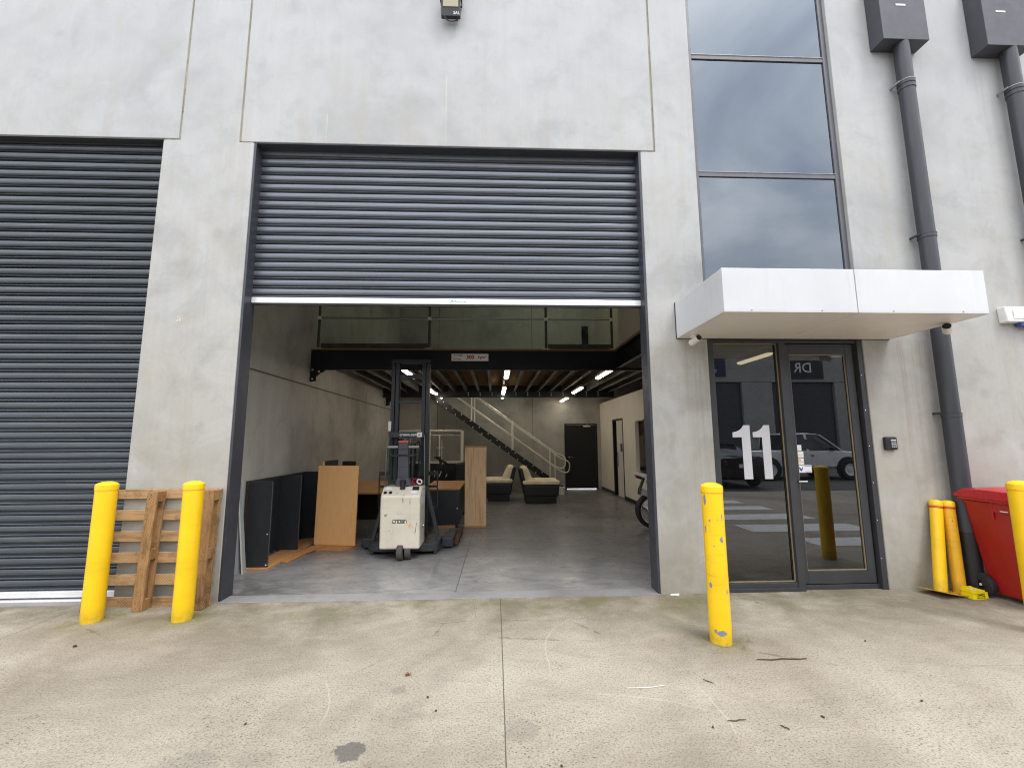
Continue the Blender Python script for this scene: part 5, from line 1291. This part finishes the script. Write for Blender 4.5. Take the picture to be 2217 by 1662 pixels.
loft([(-1.05, [(.60, 1.395), (.48, 1.425), (0, 1.445)]), (-.1, [(.635, 1.44), (.5, 1.465), (0, 1.485)]), (.42, [(.60, 1.405), (.48, 1.43), (0, 1.45)])]).build('roof', 'car_dark', car, smooth=True)
for s in (-1, 1):
    MB().obox((-2.30, s * .68, .82), (.16, .30, .17), (0, .15, s * -.35)).build('tail_light', 'tail_red', car, bevel=.03)
MB().box(-2.425, -2.40, -.19, .19, .68, .80).build('number_plate', 'sign_white', car, bevel=.005)
car_wheels(car, (-1.45, 1.4), .91, .32)
ut = thing('pickup_ute', 'white dual cab pickup parked side on across the yard, reflected in the door glass', 'pickup', (12.4, -12.9, 0))
def up(w, zb, hb): return [(w * .9, zb), (w, zb + .1), (w * 1.0, .85), (w * .97, hb - .05), (w * .9, hb), (0, hb + .02)]
loft([(-2.68, up(.88, .55, 1.12)), (-2.6, up(.92, .5, 1.16)), (-.75, up(.93, .42, 1.16)), (.9, up(.93, .42, 1.15)), (1.5, up(.93, .42, 1.13)), (2.2, up(.92, .45, 1.07)), (2.55, up(.86, .5, 1.0)), (2.66, up(.78, .55, .9))]).build('body', 'ute_white', ut, smooth=True)
loft([(-.85, cbp(.84, 1.14, .68, 1.78)), (-.6, cbp(.86, 1.14, .68, 1.81)), (.3, cbp(.87, 1.13, .69, 1.81)), (.65, cbp(.86, 1.13, .67, 1.78)), (1.5, cbp(.82, 1.11, .78, 1.14))]).build('cabin_glass', 'car_glass', ut, smooth=True)
loft([(-.9, [(.68, 1.77), (.55, 1.81), (0, 1.83)]), (.3, [(.705, 1.80), (.56, 1.845), (0, 1.86)]), (.72, [(.67, 1.765), (.54, 1.80), (0, 1.82)])]).build('roof', 'ute_white', ut, smooth=True)
for s in (-1, 1):
    for (xa, xb) in ((-.88, -.72), (.02, .12)):
        MB().hexa([(xa, s * .85, 1.12), (xb, s * .85, 1.12), (xb, s * .88, 1.12), (xa, s * .88, 1.12)], [(xa + .02, s * .69, 1.78), (xb + .02, s * .69, 1.78), (xb + .02, s * .72, 1.78), (xa + .02, s * .72, 1.78)]).build('door_pillar', 'ute_white', ut)
    MB().bar((.70, s * .70, 1.77), (1.50, s * .83, 1.13), .07, .05).build('windscreen_pillar', 'ute_white', ut)
    for x in (-1.6, 1.62):
        MB().lathe([(0, s * .90), (.47, s * .90), (.48, s * .955), (.44, s * .965), (0, s * .94)], (x, 0, .42), 'Y', 28).build('wheel_arch', 'rubber', ut, smooth=True)
    MB().obox((.98, s * .98, 1.20), (.1, .2, .15)).build('mirror', 'bike_black', ut, bevel=.03)
    MB().box(.14, .26, s * .93 - .01, s * .93 + .015, .93, .97).build('door_handle', 'bike_black', ut)
    MB().obox((2.50, s * .72, .93), (.25, .22, .16), (0, 0, s * -.4)).build('headlight', 'chrome', ut, bevel=.03)
MB().box(-2.4, -.95, -.80, .80, 1.17, 1.19).build('tray_cover', 'bike_black', ut)
car_wheels(ut, (-1.6, 1.62), 1.02, .40)

# ------------------------------------------------------------------ camera
cam = bpy.data.cameras.new('camera'); co = bpy.data.objects.new('camera', cam); COL.objects.link(co)
yaw, pitch, roll = .0396940935, .130170924, -.00428716319
fw = Vector((math.sin(yaw) * math.cos(pitch), math.cos(yaw) * math.cos(pitch), math.sin(pitch)))
r0 = Vector((math.cos(yaw), -math.sin(yaw), 0)); u0 = r0.cross(fw)
rr_ = r0 * math.cos(roll) + u0 * math.sin(roll); uu = -r0 * math.sin(roll) + u0 * math.cos(roll)
co.matrix_world = Matrix(((rr_.x, uu.x, -fw.x, 0), (rr_.y, uu.y, -fw.y, -4.66826), (rr_.z, uu.z, -fw.z, 1.6), (0, 0, 0, 1)))
cam.sensor_fit = 'HORIZONTAL'; cam.sensor_width = 36; cam.lens = 930.4 / 2217 * 36
cam.clip_start = .05; cam.clip_end = 1500
scene.camera = co

# ------------------------------------------------------------------ daylight
sun_to = Vector((.15, -.19, .42)).normalized()          # toward the sun
elev = math.asin(sun_to.z); az = math.atan2(sun_to.x, sun_to.y)
w = bpy.data.worlds.new('World'); scene.world = w; w.use_nodes = True
t = NT(w.node_tree); bg = t.n['Background']
sky = t.node('ShaderNodeTexSky', sky_type='NISHITA'); sky.sun_disc = False
sky.sun_elevation = elev; sky.sun_rotation = az; sky.air_density = 1.0; sky.dust_density = 2.0; sky.ozone_density = 1.0
cl = t.coord((1, 1, 2.2), (.3, .1, .6), 'Generated')
n1 = t.noise(cl, 1.5, 5, .5, .5)
n2 = t.noise(cl, 5.5, 6, .6, .4)
cloud = t.ramp(n1, [(.30, (7.0, 8.2, 10.4)), (.48, (13.5, 14.0, 15.0)), (.66, (21.5, 21.0, 20.8))])
cover = t.rng(t.m('ADD', n1, t.m('MULTIPLY', n2, .3)), .42, .62, .62, 1)
tcw = t.node('ShaderNodeTexCoord'); spw = t.node('ShaderNodeSeparateXYZ'); t.l.new(tcw.outputs['Generated'], spw.inputs[0])
grad = t.rng(spw.outputs[2], .05, .85, .62, 1.32)
gcol = t.node('ShaderNodeCombineXYZ')
for i in range(3): t.l.new(grad, gcol.inputs[i])
t.l.new(t.mix(1.0, t.mix(cover, sky.outputs[0], cloud), gcol.outputs[0], 'MULTIPLY'), bg.inputs['Color'])
bg.inputs['Strength'].default_value = .155
sl = bpy.data.lights.new('sun', 'SUN'); so = bpy.data.objects.new('sun', sl); COL.objects.link(so)
sl.energy = 1.5; sl.angle = math.radians(16); sl.color = (1.0, .955, .89)
so.rotation_euler = (-sun_to).to_track_quat('-Z', 'Y').to_euler()

scene.view_settings.view_transform = 'Standard'; scene.view_settings.look = 'None'
scene.view_settings.exposure = 0; scene.view_settings.gamma = 1
scene.render.engine = 'CYCLES'
cy = scene.cycles
cy.use_denoising = True; cy.denoising_prefilter = 'NONE'; cy.filter_width = 1.1
try: cy.denoiser = 'OPENIMAGEDENOISE'
except Exception: pass
cy.max_bounces = 9; cy.diffuse_bounces = 5; cy.glossy_bounces = 4; cy.transmission_bounces = 6; cy.transparent_max_bounces = 12
cy.caustics_reflective = False; cy.caustics_refractive = False; cy.sample_clamp_indirect = 6
